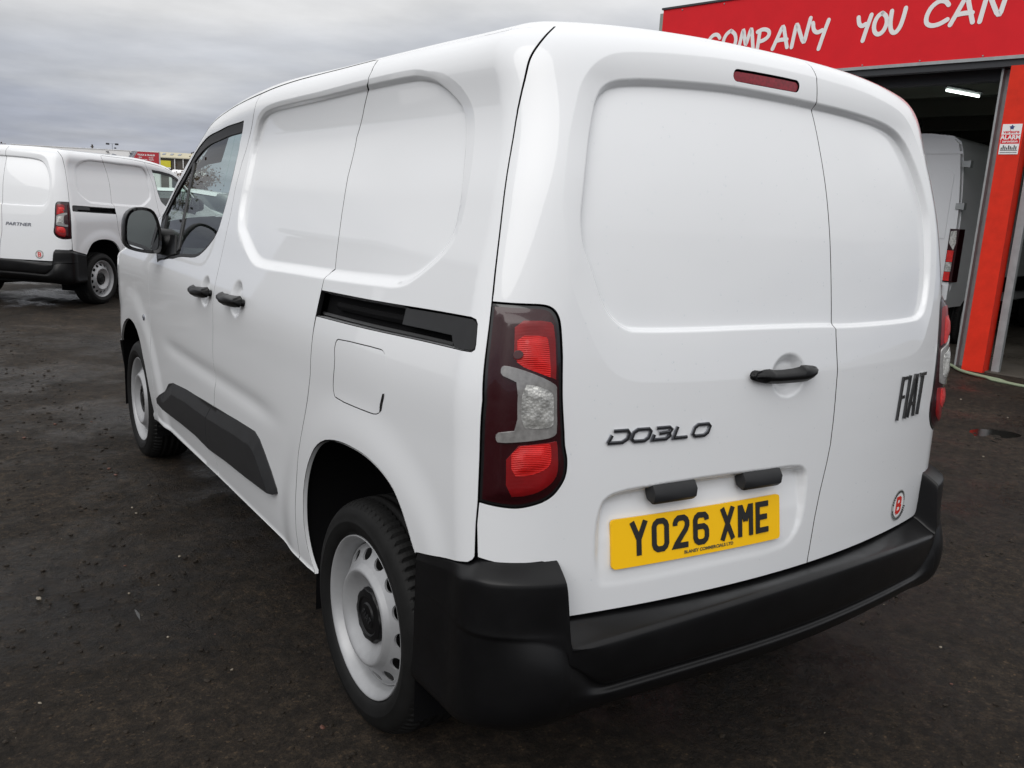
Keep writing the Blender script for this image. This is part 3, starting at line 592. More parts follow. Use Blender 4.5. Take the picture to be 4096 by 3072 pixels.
# tail lamps
lamp_o=np.vstack([lamp,A_('gapL')[14:18][::-1][1:-1]])
def lampdome(u,v): return .013*sm(sdist(lamp_o,np.where(u>TOT/2,TOT-u,u),v),0,.045)
def lens_over(h): return lambda u,v: lampdome(u,v)+h
for side in(0,1):
    fx=(lambda P:np.asarray(P,float)) if side==0 else mir
    tl=panel('tail_lamp',[fx(lamp_o)],'gloss_black',van,gap=.003,off=.001,ex=lampdome,depth=.03,spacing=.012)
    lo_=lamp_o if area(lamp_o)>0 else lamp_o[::-1]
    panel('smoked_lens',[fx(inset(lo_,.0085))],'lamp_smoke',tl,gap=0,off=.001,ex=lens_over(.0014),depth=.002,spacing=.012)
    cl=chaikin(A_('clear'),1); 
    cl_=cl if area(cl)>0 else cl[::-1]
    panel('clear_lens',[fx(cl)],'lamp_frame',tl,gap=0,off=.001,ex=lens_over(.0065),depth=.006,spacing=.010)
    core=np.array([(.152,1.080),(.172,1.078),(.198,1.066),(.2035,1.056),(.206,1.000),(.199,.992),(.176,.990),(.153,.992)]); core=chaikin(core,1); cor_=core if area(core)>0 else core[::-1]
    panel('reflector',[fx(core)],'lamp_clear',tl,gap=0,off=.001,ex=lambda u,v:lampdome(u,v)+.0080+.004*sm(sdist(cor_,np.where(u>TOT/2,TOT-u,u),v),0,.02),depth=.003,spacing=.008)
    ru=chaikin(A_('redU'),1); rl=chaikin(A_('redL'),1)
    panel('red_lens',[fx(ru)],'lamp_red_deep',tl,gap=0,off=.001,ex=lens_over(.0024),depth=.003,spacing=.012)
    panel('red_lens',[fx(rl)],'lamp_red_deep',tl,gap=0,off=.001,ex=lens_over(.0024),depth=.003,spacing=.012)
    sh=lambda P,f,o=(0,0):(P-P.mean(0))*f+P.mean(0)+np.array(o)
    rs_=sh(ru,(.76,.70),(-.002,-.014)); rs_=rs_ if area(rs_)>0 else rs_[::-1]
    panel('reflector',[fx(rs_)],'lamp_red',tl,gap=0,off=.001,ex=(lambda q:lambda u,v:lampdome(u,v)+.0034+.005*sm(sdist(q,np.where(u>TOT/2,TOT-u,u),v),0,.022))(rs_),depth=.003,spacing=.012)
    rt_=sh(rl,(.74,.58),(-.006,.022)); rt_=rt_ if area(rt_)>0 else rt_[::-1]
    panel('reflector',[fx(rt_)],'lamp_red',tl,gap=0,off=.001,ex=(lambda q:lambda u,v:lampdome(u,v)+.0034+.005*sm(sdist(q,np.where(u>TOT/2,TOT-u,u),v),0,.022))(rt_),depth=.003,spacing=.012)
    for cc,br in((ru.mean(0)+(-.029,-.014),.0075),):
        panel('bulb',[fx(circ(cc[0],cc[1],br,br*1.1,16))],'bulb_dark',tl,gap=0,off=.001,ex=lens_over(.0088),depth=.004,spacing=.02)
# roof strip, roof skin, windscreen, bonnet
def strip():
    us=np.unique(np.r_[np.linspace(-4.97,-.1,120),np.linspace(-.1,TOT/2,70)]); us=np.r_[us,(TOT-us[::-1])[1:]]; ts=np.linspace(0,1,9)
    U=np.repeat(us[:,None],9,1); su=np.where(us>TOT/2,TOT-us,us); g0=np.where((su>-2.60)&(su<-.885),.0045,-.004)[:,None]; Vv=vtop(us)[:,None]+g0+ts*(VMAX-vtop(us)[:,None]-g0); P=S0(U.ravel(),Vv.ravel()); n=len(us)
    Vc=np.minimum(Vv.ravel(),VMAX-2e-3); Nn=N0(U.ravel(),Vc)
    return P,[(i*9+j,(i+1)*9+j,(i+1)*9+j+1,i*9+j+1) for i in range(n-1) for j in range(8)],Nn
P,F,Nn=strip(); cy_=np.array([P[list(f)].mean(0)[1] for f in F]); fr_=np.array([f[0]%9 for f in F]); fm_=((cy_>2.52)&(cy_<3.36)&(fr_>=2)).astype(int)
mesh_obj('roof_edge',P,F,'paint',van,normals=Nn,mats=['paint','window_glass'],fm=fm_)
def top_sheet(y0,y1,ny,dz=0.):
    ys=np.linspace(y0,y1,ny); xs=np.linspace(-1,1,25); V=[];F=[]
    for y in ys:
        w=sm(np.array([y]),2.2,YF-BF)[0]; hw=SP['W']-(SP['a']+(AF-SP['a'])*w)+.004
        V.append(warp(xs*hw,np.full(25,y),np.full(25,SP['zt']))+[0,0,dz])
    V=np.concatenate(V); F=[(i*25+j,i*25+j+1,(i+1)*25+j+1,(i+1)*25+j) for i in range(ny-1) for j in range(24)]; return V,F
for nm,y0,y1,ny,mt in(('roof',SP['b']-.004,2.52,40,'paint'),('windscreen',2.525,3.36,22,'window_glass'),('bonnet',3.365,YF-BF+.5,18,'paint')):
    V,F=top_sheet(y0,y1,ny); mesh_obj(nm,V,F,mt,van)
# dark inner shell behind the gaps, underside, wheel wells
us=np.unique(np.r_[np.linspace(-4.9,-.05,140),np.linspace(-.05,TOT/2,40)]); us=np.r_[us,(TOT-us[::-1])[1:]]; vs_=np.linspace(.29,1.86,46)
U,Vg=np.meshgrid(us,vs_,indexing='ij'); um=np.where(U>TOT/2,TOT-U,U).ravel(); P=S(U.ravel(),Vg.ravel(),-.042); nv=len(vs_); F=[]
archR_c=np.vstack([A_('archR'),[(-.19,.2),(-.95,.2)]]); archF_c=np.vstack([A_('archF'),[(-3.1,.2),(-3.9,.2)]])
hid=(sdist(win,um,Vg.ravel())>-.03)|(sdist(archR_c,um,Vg.ravel())>-.012)|(sdist(archF_c,um,Vg.ravel())>-.012)|((um<-2.75)&(Vg.ravel()>1.15))
for i in range(len(us)-1):
    for j in range(nv-1):
        q=(i*nv+j,(i+1)*nv+j,(i+1)*nv+j+1,i*nv+j+1)
        if not any(hid[k] for k in q): F.append(q)
mesh_obj('inner_shell',P,F,'cavity',van)
mb=MB(); mb.box((0,2.2,.30),(1.60,3.6,.10)); mb.box((0,.42,.36),(1.3,.5,.12)); mb.box((-.0,.70,.30),(1.4,.09,.09)); mb.tube([(-.35,.25,.30),(-.35,.7,.28),(-.30,1.6,.26)],.09,10)
mb.build('underbody','cavity',van)
for yc,pc in((.70,archR_c),(3.518,archF_c)):
    edge=resample(osm(pc[:-2],2),.02,False)
    PL=S(edge[:,0],edge[:,1],-.0005); ctr=np.array([0,yc,.32]); ins=unit((ctr-PL)*[0,1,1])*.003
    m_=len(edge); PLs=np.vstack([PL+ins*.5,PL+ins+[.011,0,0]]); Fl=[(i,i+1,m_+i+1,m_+i) for i in range(m_-1)]
    mesh_obj('arch_lip',PLs,Fl,'paint',van); mesh_obj('arch_lip',PLs*[-1,1,1],[f[::-1] for f in Fl],'paint',van)
    P0=S(edge[:,0],edge[:,1],-.009)-ins*2
    P0=np.vstack([P0,P0[-1]*[1,1,0]+[0,0,.18],P0[0]*[1,1,0]+[0,0,.18]])
    n=len(P0); c=P0.mean(0)
    P1=P0.copy(); P1[:,0]+=.34; P2=np.array([[P1[0,0],yc,.35]])
    V=np.vstack([P0,P1,P2]); F=[(i,(i+1)%n,n+(i+1)%n,n+i) for i in range(n-2)]+[(n-1,0,n,2*n-1)]+[(n+i,n+(i+1)%n,2*n) for i in range(n)]
    mesh_obj('wheel_well',V,F,'cavity',van); mesh_obj('wheel_well',V*[-1,1,1],[f[::-1] for f in F],'cavity',van)
# --- rear bumper: a profile swept round the back, with raised corner pillars
PC=[(-.05,.552),(-.010,.546),(.004,.545),(.050,.548),(.063,.5455),(.070,.539),(.0735,.527),(.0725,.480),(.068,.445),(.060,.424),(.048,.417),(.050,.408),(.060,.402),(.054,.375),(.020,.335),(-.10,.30)]
PP=[(-.03,.700),(-.004,.692),(.004,.689),(.012,.686),(.044,.668),(.050,.660),(.053,.625),(.054,.590),(.058,.582),(.060,.574),(.072,.550),(.088,.505),(.088,.440),(.074,.380),(.020,.325),(-.12,.30)]
PC=np.array(PC); PP=np.array(PP); NPf=len(PC)
ub=np.unique(np.r_[np.linspace(-.187,.05,14),np.linspace(.05,.20,14),np.linspace(.20,.30,26),np.linspace(.30,TOT/2,36)]); ub=np.r_[ub,(TOT-ub[::-1])[1:]]
rows=[]
for u in ub:
    s=min(u,TOT-u); B=S0(np.array([u]),np.array([.62]))[0]; n=N0(np.array([u]),np.array([.62]))[0]; n[2]=0; n/=np.linalg.norm(n)
    wu=sm(np.array([s]),.221,.236)[0]; wl=sm(np.array([s]),.14,.36)[0]
    w=np.where(np.arange(NPf)<8,wu,wl); w=np.where((np.arange(NPf)>=6)&(np.arange(NPf)<9),.5*wu+.5*wl,w)
    pr=PP*(1-w[:,None])+PC*w[:,None]
    x=B[0]; pr[:,1]+= np.where(np.arange(NPf)<7,0,-.038*min(1,(abs(x)/.8))**3)*1.0
    if wu>0: pr[3:7,1]+= wu*(.012-.045*min(1,abs(x)/.70)**2)
    ws=sm(np.array([s]),-.03,.13)[0]
    fl_=sm(np.array([s]),.09,.215)[0]; pr[9:14,0]=np.where(s<.24,.052+(pr[9:14,0]-.052)*fl_,pr[9:14,0])
    o=pr[:,0]*(.10+.90*ws); o[0]=pr[0,0]; o[-2:]=pr[-2:,0]
    zt_=np.interp(s,[-.187,.052,.066,.075,.3],[.6255,.673,.682,.689,.689])
    if s<.224: pr[:7,1]+= (zt_-.689)*np.array([1,1,1,1,.9,.8,.4])
    rows.append(np.stack([B[0]+n[0]*o,B[1]+n[1]*o,pr[:,1]],1))
V=np.concatenate(rows); F=[(i*NPf+j,i*NPf+j+1,(i+1)*NPf+j+1,(i+1)*NPf+j) for i in range(len(ub)-1) for j in range(NPf-1)]
bump=mesh_obj('rear_bumper',V,F,'black_plastic',van)
md=bump.modifiers.new('soft','SUBSURF'); md.levels=md.render_levels=2
ca=bump.data.attributes.new('crease_edge','FLOAT','EDGE'); nvv=NPf
for k,ed in enumerate(bump.data.edges):
    a,b=ed.vertices; ja,jb=a%nvv,b%nvv; sa=min(ub[a//nvv],TOT-ub[a//nvv])
    if ja==jb and ja in(5,9) and sa<.236: ca.data[k].value=.65
    elif ja==jb and ja in(5,11,12) and sa>=.236: ca.data[k].value=.45
    elif ja!=jb and ja<7 and .2205<sa<.2235: ca.data[k].value=.6
# parking sensors
for u in(.207,TOT-.207):
    B=S0(np.array([u]),np.array([.47]))[0]; n=N0(np.array([u]),np.array([.47]))[0]; n[2]=0; n/=np.linalg.norm(n); t=np.array([-n[1],n[0],0]); c=B+n*(.066 if .3<u<1.6 else .060)
    ring=lambda r,d:[tuple(c+n*d+r*(math.cos(a)*t+math.sin(a)*np.array([0,0,1.]))) for a in np.linspace(0,2*np.pi,16,endpoint=False)]
    MB().loft([ring(.0135,-.02),ring(.0135,.005),ring(.0110,.007),ring(.0095,.0035)]).build('parking_sensor','gloss_black',bump,True)
# --- number plate with characters
def frame_on(uc,vc,off=0.,tilt=None):
    c=S(np.array([uc]),np.array([vc]),off)[0]; h=.20; a=S(np.array([uc+h]),np.array([vc]),off)[0]-S(np.array([uc-h]),np.array([vc]),off)[0]; ex=a/np.linalg.norm(a)
    b=S(np.array([uc]),np.array([vc+.05]),off)[0]-S(np.array([uc]),np.array([vc-.05]),off)[0]; ez=b-ex*(b@ex); ez/=np.linalg.norm(ez); en=np.cross(ex,ez)
    return c,ex,ez,en
c,ex,ez,en=frame_on(.6255,.709,.0035)
PLATE=lambda x,y,h:tuple(c+ex*x+ez*y+en*(h-.135*x*x))
def rrect(w,h,r,n=5):
    return [(sx*(w/2-r)+r*math.cos(a),sy*(h/2-r)+r*math.sin(a)) for sx,sy,a0 in((1,1,0),(-1,1,90),(-1,-1,180),(1,-1,270)) for a in np.radians(np.linspace(a0,a0+90,n))]
rr=resample(np.array(rrect(.520,.113,.010)),.03); mbp=MB(); nn_=len(rr); xs_=np.linspace(-.26,.26,2)
qv=[];qf=[]
PX_=np.r_[-1,-.994,-.982,-.964,np.linspace(-.9,.9,17),.964,.982,.994,1]
for sx_ in PX_:
    hh=.0565-.0095*(1-math.sqrt(max(0,1-max(0,(abs(sx_)-.964)/.036)**2)))
    for yy_,zz_ in((-hh,-.004),(-hh,.0028),(hh,.0028),(hh,-.004)): qv.append(PLATE(sx_*.26,yy_,zz_))
for i in range(24): qf+= [(i*4+k,i*4+k+1,i*4+k+5,i*4+k+4) for k in range(3)]
qf+= [(0,3,2,1),(96,97,98,99)]
plate=mesh_obj('number_plate',qv,qf,'plate_yellow',van,smooth=False); tag(plate,'yellow rear number plate YO26 XME')
GL={'Y':[([(6,79),(25,37)],0),([(44,79),(25,37)],0),([(25,42),(25,0)],0)],
 'O':[([(7,19),(7,60),(10,67),(17,72),(33,72),(40,67),(43,60),(43,19),(40,12),(33,7),(17,7),(10,12)],1)],
 '2':[([(7,55),(7,61),(10,67),(17,72),(33,72),(40,67),(43,61),(43,53),(39,44),(11,12),(8,7),(46,7)],0)],
 '6':[([(43,58),(42,65),(36,71),(17,72),(10,67),(7,60),(7,19),(10,12),(17,7),(33,7),(40,12),(43,19),(43,32),(40,39),(33,44),(12,44)],0)],
 'X':[([(7,79),(43,0)],0),([(43,79),(7,0)],0)],
 'M':[([(6,0),(6,79)],0),([(8,76),(25,38)],0),([(42,76),(25,38)],0),([(44,79),(44,0)],0)],
 'E':[([(7,0),(7,79)],0),([(7,72),(45,72)],0),([(7,40),(40,40)],0),([(7,7),(45,7)],0)]}
st=[]; x=-.2125
for chx in 'YO26 XME':
    if chx==' ': x+=.024; continue
    for P_,cl in GL[chx]: st.append(([(x+a/1000*.98,-.0325+b/1000) for a,b in P_],.0135,bool(cl)))
    x+=.060
lettering('plate_characters',st,lambda a,b,h:PLATE(a,b,.0036+h),'plate_black',plate,rnd=False)
text_obj('plate_print','BLANEY COMMERCIALS LTD',.0105,lambda a,b,h:PLATE(a-.060,b-.0465,.0040),'print_grey',plate,bold=.0004,sx=1.15)
# plate lamps: small hoods under the bowl's upper lip
for uc in(.524,.806):
    c2,e1,e2,e3=frame_on(uc,.812,0.); e1=ex; 
    prof=[(.0,.022),(.020,.020),(.030,.004),(.029,-.012),(.022,-.018),(.014,-.012),(.006,.004)]
    fr=lambda x,o,z:tuple(c2+e1*x+en*(o+.004)+np.array([0,0,1.])*z)
    MB().loft([[fr(x,o*k,z*k) for o,z in prof] for x,k in((-.066,.65),(-.061,1.12),(-.055,1.2),(.055,1.2),(.062,1.14),(.067,.7))]).build('plate_lamp','grey_plastic',van,True)
# --- badges
def onskin(u0,v0,off):
    def f(x,y,h):
        u=np.array([u0+x]); v=np.array([v0+y]); return tuple(S(u,v,off+h)[0])
    return f
W_=.008
def slant(P,k=.42): return [(a+k*b,b) for a,b in P]
DB={'D':[[(0,.0),(.036,.0),(.046,.007),(.046,.019),(.038,.026),(.004,.026)],[(.004,.017),(.0,.0)]],'O':[[(.008,0),(.036,0),(.044,.006),(.044,.020),(.036,.026),(.008,.026),(0,.020),(0,.006),(.008,0)]],
    'B':[[(0,.026),(.034,.026),(.042,.021),(.040,.015),(.012,.0135)],[(.040,.0125),(.044,.007),(.036,0),(0,0),(.0,.012)]],'L':[[(0,.026),(0,.0),(.038,0)]]}
st=[]; x=.0
for chx in 'DOBLO':
    for P_ in DB[chx]: st.append((slant([(x+a*1.02,b) for a,b in P_]),W_,False))
    x+=.058 if chx!='L' else .052
bd=lettering('model_badge',st,onskin(.338,.946,.0012),'badge_chrome',van,thick=.0028,step=.0001,rnd=False,)
lettering('badge_face',[(P_,.0036,c_) for P_,w_,c_ in st],onskin(.338,.946,.0012),'badge_black',bd,thick=.0042,step=.0001,rnd=False)
FB=[[(a+.145*b,b) for a,b in P_] for P_ in ([(.005,0),(.005,.125)],[(.010,.1200),(.033,.1200)],[(.010,.066),(.028,.066)],[(.053,0),(.053,.125)],[(.076,0),(.0905,.125)],[(.1175,0),(.103,.125)],[(.090,.1200),(.104,.1200)],[(.086,.040),(.107,.040)],[(.149,0),(.149,.115)],[(.127,.1200),(.171,.1200)])]
lettering('maker_badge',[(P_,.0100 if abs(P_[0][1]-P_[1][1])>.02 else .0100,False) for P_ in FB],onskin(1.420,.897,.001),'badge_black',van,thick=.005,step=.0001,rnd=False)
# dealer sticker: grey ring, white disc, red B
def disc_on(name,u0,v0,r,off,mat,parent,n=36):
    t=np.linspace(0,2*np.pi,n,endpoint=False); f=onskin(u0,v0,off); return mesh_obj(name,[f(0,0,0)]+[f(r*math.cos(a),r*math.sin(a),0) for a in t],[(0,1+i,1+(i+1)%n) for i in range(n)],mat,parent,smooth=False)
stk=disc_on('dealer_sticker',1.527,.624,.048,.0012,'sticker_grey',van); disc_on('sticker_disc',1.527,.624,.036,.0016,'sticker_white',stk)
t=np.linspace(0,2*np.pi,40,endpoint=False)
lettering('sticker_letter',[([(-.014,-.022),(-.014,.022),(.004,.022),(.013,.017),(.013,.006),(.004,.001),(-.010,.001)],.0115,False),([(.004,.0005),(.016,-.006),(.015,-.017),(.005,-.022),(-.014,-.022)],.0115,False)],onskin(1.527,.624,.0018),'sticker_red',stk,thick=.0003,rnd=False)
lettering('sticker_ring',[([(.042*math.cos(a),.042*math.sin(a)) for a in np.linspace(k,k+.10,3)],.006,False) for k in np.linspace(.2,2.9,16)]+[([(.042*math.cos(a),.042*math.sin(a)) for a in np.linspace(k,k+.08,3)],.006,False) for k in np.linspace(3.4,6.0,18)],onskin(1.527,.624,.0013),'plate_black',stk,thick=.0002,rnd=False)
# --- handles
hr=chaikin(A_('handleR'),1)
def bar(name,outline,parent,h,mirror=None):
    o=outline if area(np.asarray(outline))>0 else np.asarray(outline)[::-1]
    cu=o[:,0].min(),o[:,0].max()
    ex=lambda u,v:h*(.45+.55*np.sqrt(np.clip(sm(sdist(o,u,v),-.002,.016),0,1)))-.006*np.abs((u-sum(cu)/2)/((cu[1]-cu[0])/2))**2 - np.where(sdist(o,u,v)>-1,disp(u,v),0)
    a=panel(name,[o],'black_plastic',parent,gap=0,ex=ex,depth=.013,spacing=.010,mirror=mirror or False)
    # feet at both ends
    for k in(.10,.90):
        uc=cu[0]+(cu[1]-cu[0])*k; vc=o[:,1].mean(); ft=circ(uc,vc,.016,.012,12)
        panel('handle_foot',[ft],'black_plastic',a[0] if mirror else a,gap=0,ex=lambda u,v:h*.55-disp(u,v),depth=.03,spacing=.02,mirror=(a[1] if mirror else False))
    return a
bar('door_handle',hr+[0,.0],door_l,.034)
def pill(u0,u1,v0,v1,t=.0): 
    return np.array([(u0,v0+.006),(u0+.008,v0),(u0+.05,v0-.006),(u1-.05,v0-.006+t),(u1-.006,v0+t),(u1,v0+.007+t),(u1-.002,v1-.004+t),(u1-.012,v1+t),(u1-.06,v1-.005+t),(u0+.06,v1-.005),(u0+.010,v1),(u0,v1-.006)])
bar('door_handle',pill(-2.095,-1.880,1.042,1.080,.004),fdoor,.045,fdoorR)
bar('door_handle',pill(-1.715,-1.490,1.046,1.083,.006),slid,.045,slidR)
# --- door mirror
for sx in(1,-1):
    oc=np.array([(-1.072,1.285),(-1.058,1.325),(-1.030,1.347),(-.985,1.350),(-.952,1.340),(-.934,1.310),(-.922,1.265),(-.918,1.215),(-.922,1.160),(-.940,1.147),(-.985,1.148),(-1.045,1.160),(-1.068,1.174),(-1.076,1.205)])
    oc=chaikin(oc,1); ctr=oc.mean(0); rings=[]
    for y,s_ in((2.770,.90),(2.766,.97),(2.775,1.0),(2.81,1.0),(2.86,.95),(2.90,.82),(2.925,.60),(2.932,.2)):
        q=(oc-ctr)*s_+ctr; rings.append([(a*sx,y,b) for a,b in q])
    mirror=MB().loft(rings[1:],caps=False).add(rings[-1],[tuple(range(len(rings[-1])))]).build('door_mirror','black_plastic',van,True)
    g=(oc-ctr)*.86+ctr+[0,.001]; n=len(g)
    tilt=lambda a,b:2.7685+(a-ctr[0])*.22*0+(b-ctr[1])*.0
    mesh_obj('mirror_frame',[(a*sx,2.767,b) for a,b in (oc-ctr)*.985+ctr]+[(a*sx,2.772,b) for a,b in g],[(i,(i+1)%n,n+(i+1)%n,n+i) for i in range(n)],'gloss_black',mirror,smooth=False)
    mesh_obj('mirror_glass',[(a*sx,2.7715+(a+1.0)*.10,b) for a,b in g],[tuple(range(n)) if sx<0 else tuple(range(n))[::-1]],'mirror_glass',mirror,smooth=False)
    mb=MB(); sec=lambda x,y,h,d,z:[(x*sx,y+d*math.cos(t),z+h*math.sin(t)) for t in np.linspace(0,2*np.pi,14,endpoint=False)]
    mb.loft([sec(-.985,2.85,.060,.050,1.205),sec(-.93,2.85,.058,.05,1.20),sec(-.885,2.83,.062,.075,1.195),sec(-.84,2.80,.06,.09,1.195)]).build('mirror_arm','black_plastic',mirror,True)
# --- wheels
def make_wheel():
    root=empty('wheel'); root.rotation_euler=(0,0,0)
    N=96; th=np.linspace(0,2*np.pi,N,endpoint=False)
    def lathe(prof,n=N): 
        r=np.array(prof); t=np.linspace(0,2*np.pi,n,endpoint=False); V=np.stack([np.repeat(r[:,1:2],n,1),r[:,0:1]*np.cos(t),r[:,0:1]*np.sin(t)],-1).reshape(-1,3)
        F=[(i*n+j,i*n+(j+1)%n,(i+1)*n+(j+1)%n,(i+1)*n+j) for i in range(len(r)-1) for j in range(n)]; return V,F
    DP=lambda r:np.interp(r,[.0,.070,.082,.094,.106,.116,.123,.128,.1325,.137,.142,.146,.150,.188,.191,.194,.197],[.030,.030,.026,.019,.010,.002,-.0025,-.0040,-.0025,.002,.007,.011,.014,.040,.044,.045,.042])
    def grow(prof): return [(r,d) for r,d in prof]
    mb=MB(); V,F=lathe([(.214,.200),(.205,.17),(.195,.12),(.194,.075),(.196,.050),(.2005,.030),(.2055,.020),(.2090,.0155),(.2115,.0105),(.2165,.0050),(.2205,.0010),(.2230,-.0008),(.2250,.0006),(.2250,.006)]); mb.add(V,F)
    rs=[.068,.074,.078,.082,.088,.094,.100,.106,.111,.116,.120,.123,.126,.128,.130,.1325,.135,.137,.1395,.142,.144,.146]; V,F=lathe([(r,DP(r)) for r in rs]); mb.add(V,[f[::-1] for f in F])
    rs=[.186,.189,.192,.195]; V,F=lathe([(r,DP(r)) for r in rs]); mb.add(V,[f[::-1] for f in F])
    rim=mb.build('rim','wheel_silver',root,False); me=rim.data; me.polygons.foreach_set('use_smooth',np.ones(len(me.polygons),dtype=bool))
    # vented ring with 14 oval holes
    outer=np.stack([.186*np.cos(th),.186*np.sin(th)],1); inner=np.stack([.146*np.cos(th),.146*np.sin(th)],1); loops=[outer,inner[::-1]]; hs=[]
    for k in range(14):
        a=2*np.pi*k/14+.1; c_=np.array([math.cos(a),math.sin(a)]); t_=np.array([-c_[1],c_[0]])
        hl=np.array([c_*(.1690+.0155*math.cos(q))+t_*.0225*math.sin(q) for q in np.linspace(0,2*np.pi,20,endpoint=False)]); hs.append(hl); loops.append(hl[::-1])
    pts=[]
    for r in(.149,.151,.1855):
        pts+= [(r*math.cos(a),r*math.sin(a)) for a in np.linspace(0,2*np.pi,110,endpoint=False)]
    for k in range(14):
        a=2*np.pi*(k+.5)/14+.1; pts+= [(r*math.cos(a+d),r*math.sin(a+d)) for r in(.158,.1665,.175) for d in(-.03,0,.03)]
    VV=np.vstack(loops+[np.array(pts)]); E=[]; s0=0
    for l in loops: n=len(l); E+= [(s0+i,s0+(i+1)%n) for i in range(n)]; s0+=n
    vo,_,fo,_,_,_=delaunay_2d_cdt([Vector(p) for p in VV],E,[],0,1e-8); P2=np.array([tuple(p) for p in vo]); F2=[f for f in fo]
    c_=np.array([P2[f].mean(0) for f in F2]); r_=np.hypot(c_[:,0],c_[:,1]); ok=(r_<.1862)&(r_>.1458)
    for hl in hs: ok&= sdist(hl,c_[:,0],c_[:,1])<0
    F2=[f[::-1] for f,k in zip(F2,ok) if k]; R2=np.hypot(P2[:,0],P2[:,1]); V3=[(DP(r),y,z) for r,(y,z) in zip(R2,P2)]
    mb=MB(); mb.add(V3,F2)
    for hl in hs:
        n=len(hl); r0=np.hypot(hl[:,0],hl[:,1]); mb.add([(DP(r),y,z) for r,(y,z) in zip(r0,hl)]+[(DP(r)+.006,y,z) for r,(y,z) in zip(r0,hl*.999)],[(i,(i+1)%n,n+(i+1)%n,n+i) for i in range(n)])
    o=mb.build('vent_ring','wheel_silver',rim); me=o.data; me.polygons.foreach_set('use_smooth',np.ones(len(me.polygons),dtype=bool))
    V,F=lathe([(.200,.105),(.02,.105)],40); mesh_obj('brake_drum',V,F,'brake_dark',root)
    # black centre cap with scalloped edge and raised letters
    n=60; t=np.linspace(0,2*np.pi,n,endpoint=False); sc=1+.022*np.sign(np.sin(t*10)); ring=lambda r,d,k=1.:[(d,r*(1+(a-1)*k)*math.cos(q),r*(1+(a-1)*k)*math.sin(q)) for a,q in zip(sc,t)]
    cap=MB().loft([ring(.0765,.034),ring(.0755,.019),ring(.071,.014),ring(.056,.012,.3),ring(.051,.016,0),ring(.037,.015,0),ring(.033,.011,0),ring(.010,.010,0)][::1],caps=True).build('centre_cap','black_plastic',root,True)
    FBs=[((P_[0][0]*.30-.026,P_[0][1]*.18-.011),(P_[1][0]*.30-.026,P_[1][1]*.18-.011)) for P_ in FB]
    lettering('cap_letters',[(list(P_),.0042,False) for P_ in FBs],lambda x,y,h:(.0095-h,-x,y),'grey_plastic',cap,thick=.0012,step=.00005,rnd=False)
    # tyre: lathe with shoulder and tread grooves
    NB=78; n=NB*4; t=np.linspace(0,2*np.pi,n,endpoint=False); gm=(np.arange(n)%4==3)
    pr=[(.2235,.010,0),(.228,.001,0),(.236,-.006,0),(.250,-.011,0),(.262,-.0135,0),(.264,-.0140,0),(.266,-.0128,0),(.280,-.0105,0),(.292,-.0055,0),(.302,.001,0),(.3085,.0085,.4),(.3130,.015,1),(.3165,.023,1),(.3195,.034,1),(.3212,.048,1),(.3140,.051,0),(.3140,.060,0),(.3218,.063,0),(.3220,.080,0),(.3145,.083,0),(.3145,.092,0),(.3224,.095,0),(.3224,.112,0),(.3145,.115,0),(.3145,.124,0),(.3220,.127,0),(.3218,.142,0),(.3140,.145,0),(.3140,.153,0),(.3212,.156,1),(.3170,.182,1),(.308,.198,.4),(.290,.208,0),(.262,.214,0),(.232,.204,0),(.2235,.196,0)]
    rows=[]
    for r,x,g in pr:
        rr=r-np.where(gm,.0065*g,0); rows.append(np.stack([np.full(n,x),rr*np.cos(t),rr*np.sin(t)],1))
    V=np.concatenate(rows); m=len(pr); F=[(i*n+j,i*n+(j+1)%n,(i+1)*n+(j+1)%n,(i+1)*n+j) for i in range(m-1) for j in range(n)]
    mesh_obj('tyre',V,[f[::-1] for f in F],'tyre',root,smooth=False)
    # smooth everything but the tread blocks
    me=bpy.data.meshes['tyre']; sm_=np.array([0 if 9<=i<=13 else 1 for i in range(m-1) for j in range(n)],dtype=bool); me.polygons.foreach_set('use_smooth',sm_)
    return root
wheel0=make_wheel()
for k,(x,y,rz,rx) in enumerate(((-.888,.70,0,.35),(-.888,3.518,0,1.3),(.888,.70,math.pi,.2),(.888,3.518,math.pi,2.))):
    w=wheel0 if k==0 else copy_tree(wheel0)
    w.parent=van; w.location=(x,y,.3155); w.rotation_euler=(rx,0,rz)
# --- cab interior seen through the glass
mb=MB(); mb.box((0,1.93,.98),(1.50,.03,1.32)); mb.build('bulkhead','bulkhead_grey',van)
for x in(-.40,.40):
    mb=MB(); mb.box((x,2.42,.72),(.50,.50,.16),bev=.05); a=math.radians(14); R=[[1,0,0],[0,math.cos(a),math.sin(a)],[0,-math.sin(a),math.cos(a)]]
    mb.box((x,2.15,1.02),(.48,.14,.62),R,bev=.05); mb.box((x,2.06,1.43),(.26,.10,.20),R,bev=.04); mb.box((x,2.08,1.34),(.12,.03,.12),R); mb.build('seat','trim_cloth',van)
mb=MB(); mb.box((0,3.16,1.00),(1.5,.46,.28),bev=.06); mb.box((0,2.93,.93),(.42,.16,.36),bev=.04); mb.build('dashboard','trim_cloth',van)
t=np.linspace(0,2*np.pi,25); MB().tube([(.40+.185*math.cos(q),2.80+.185*math.sin(q)*.35,1.06+.185*math.sin(q)*.93) for q in t],.015,8,False).box((.40,2.82,1.06),(.30,.03,.05)).build('steering_wheel','trim_cloth',van)
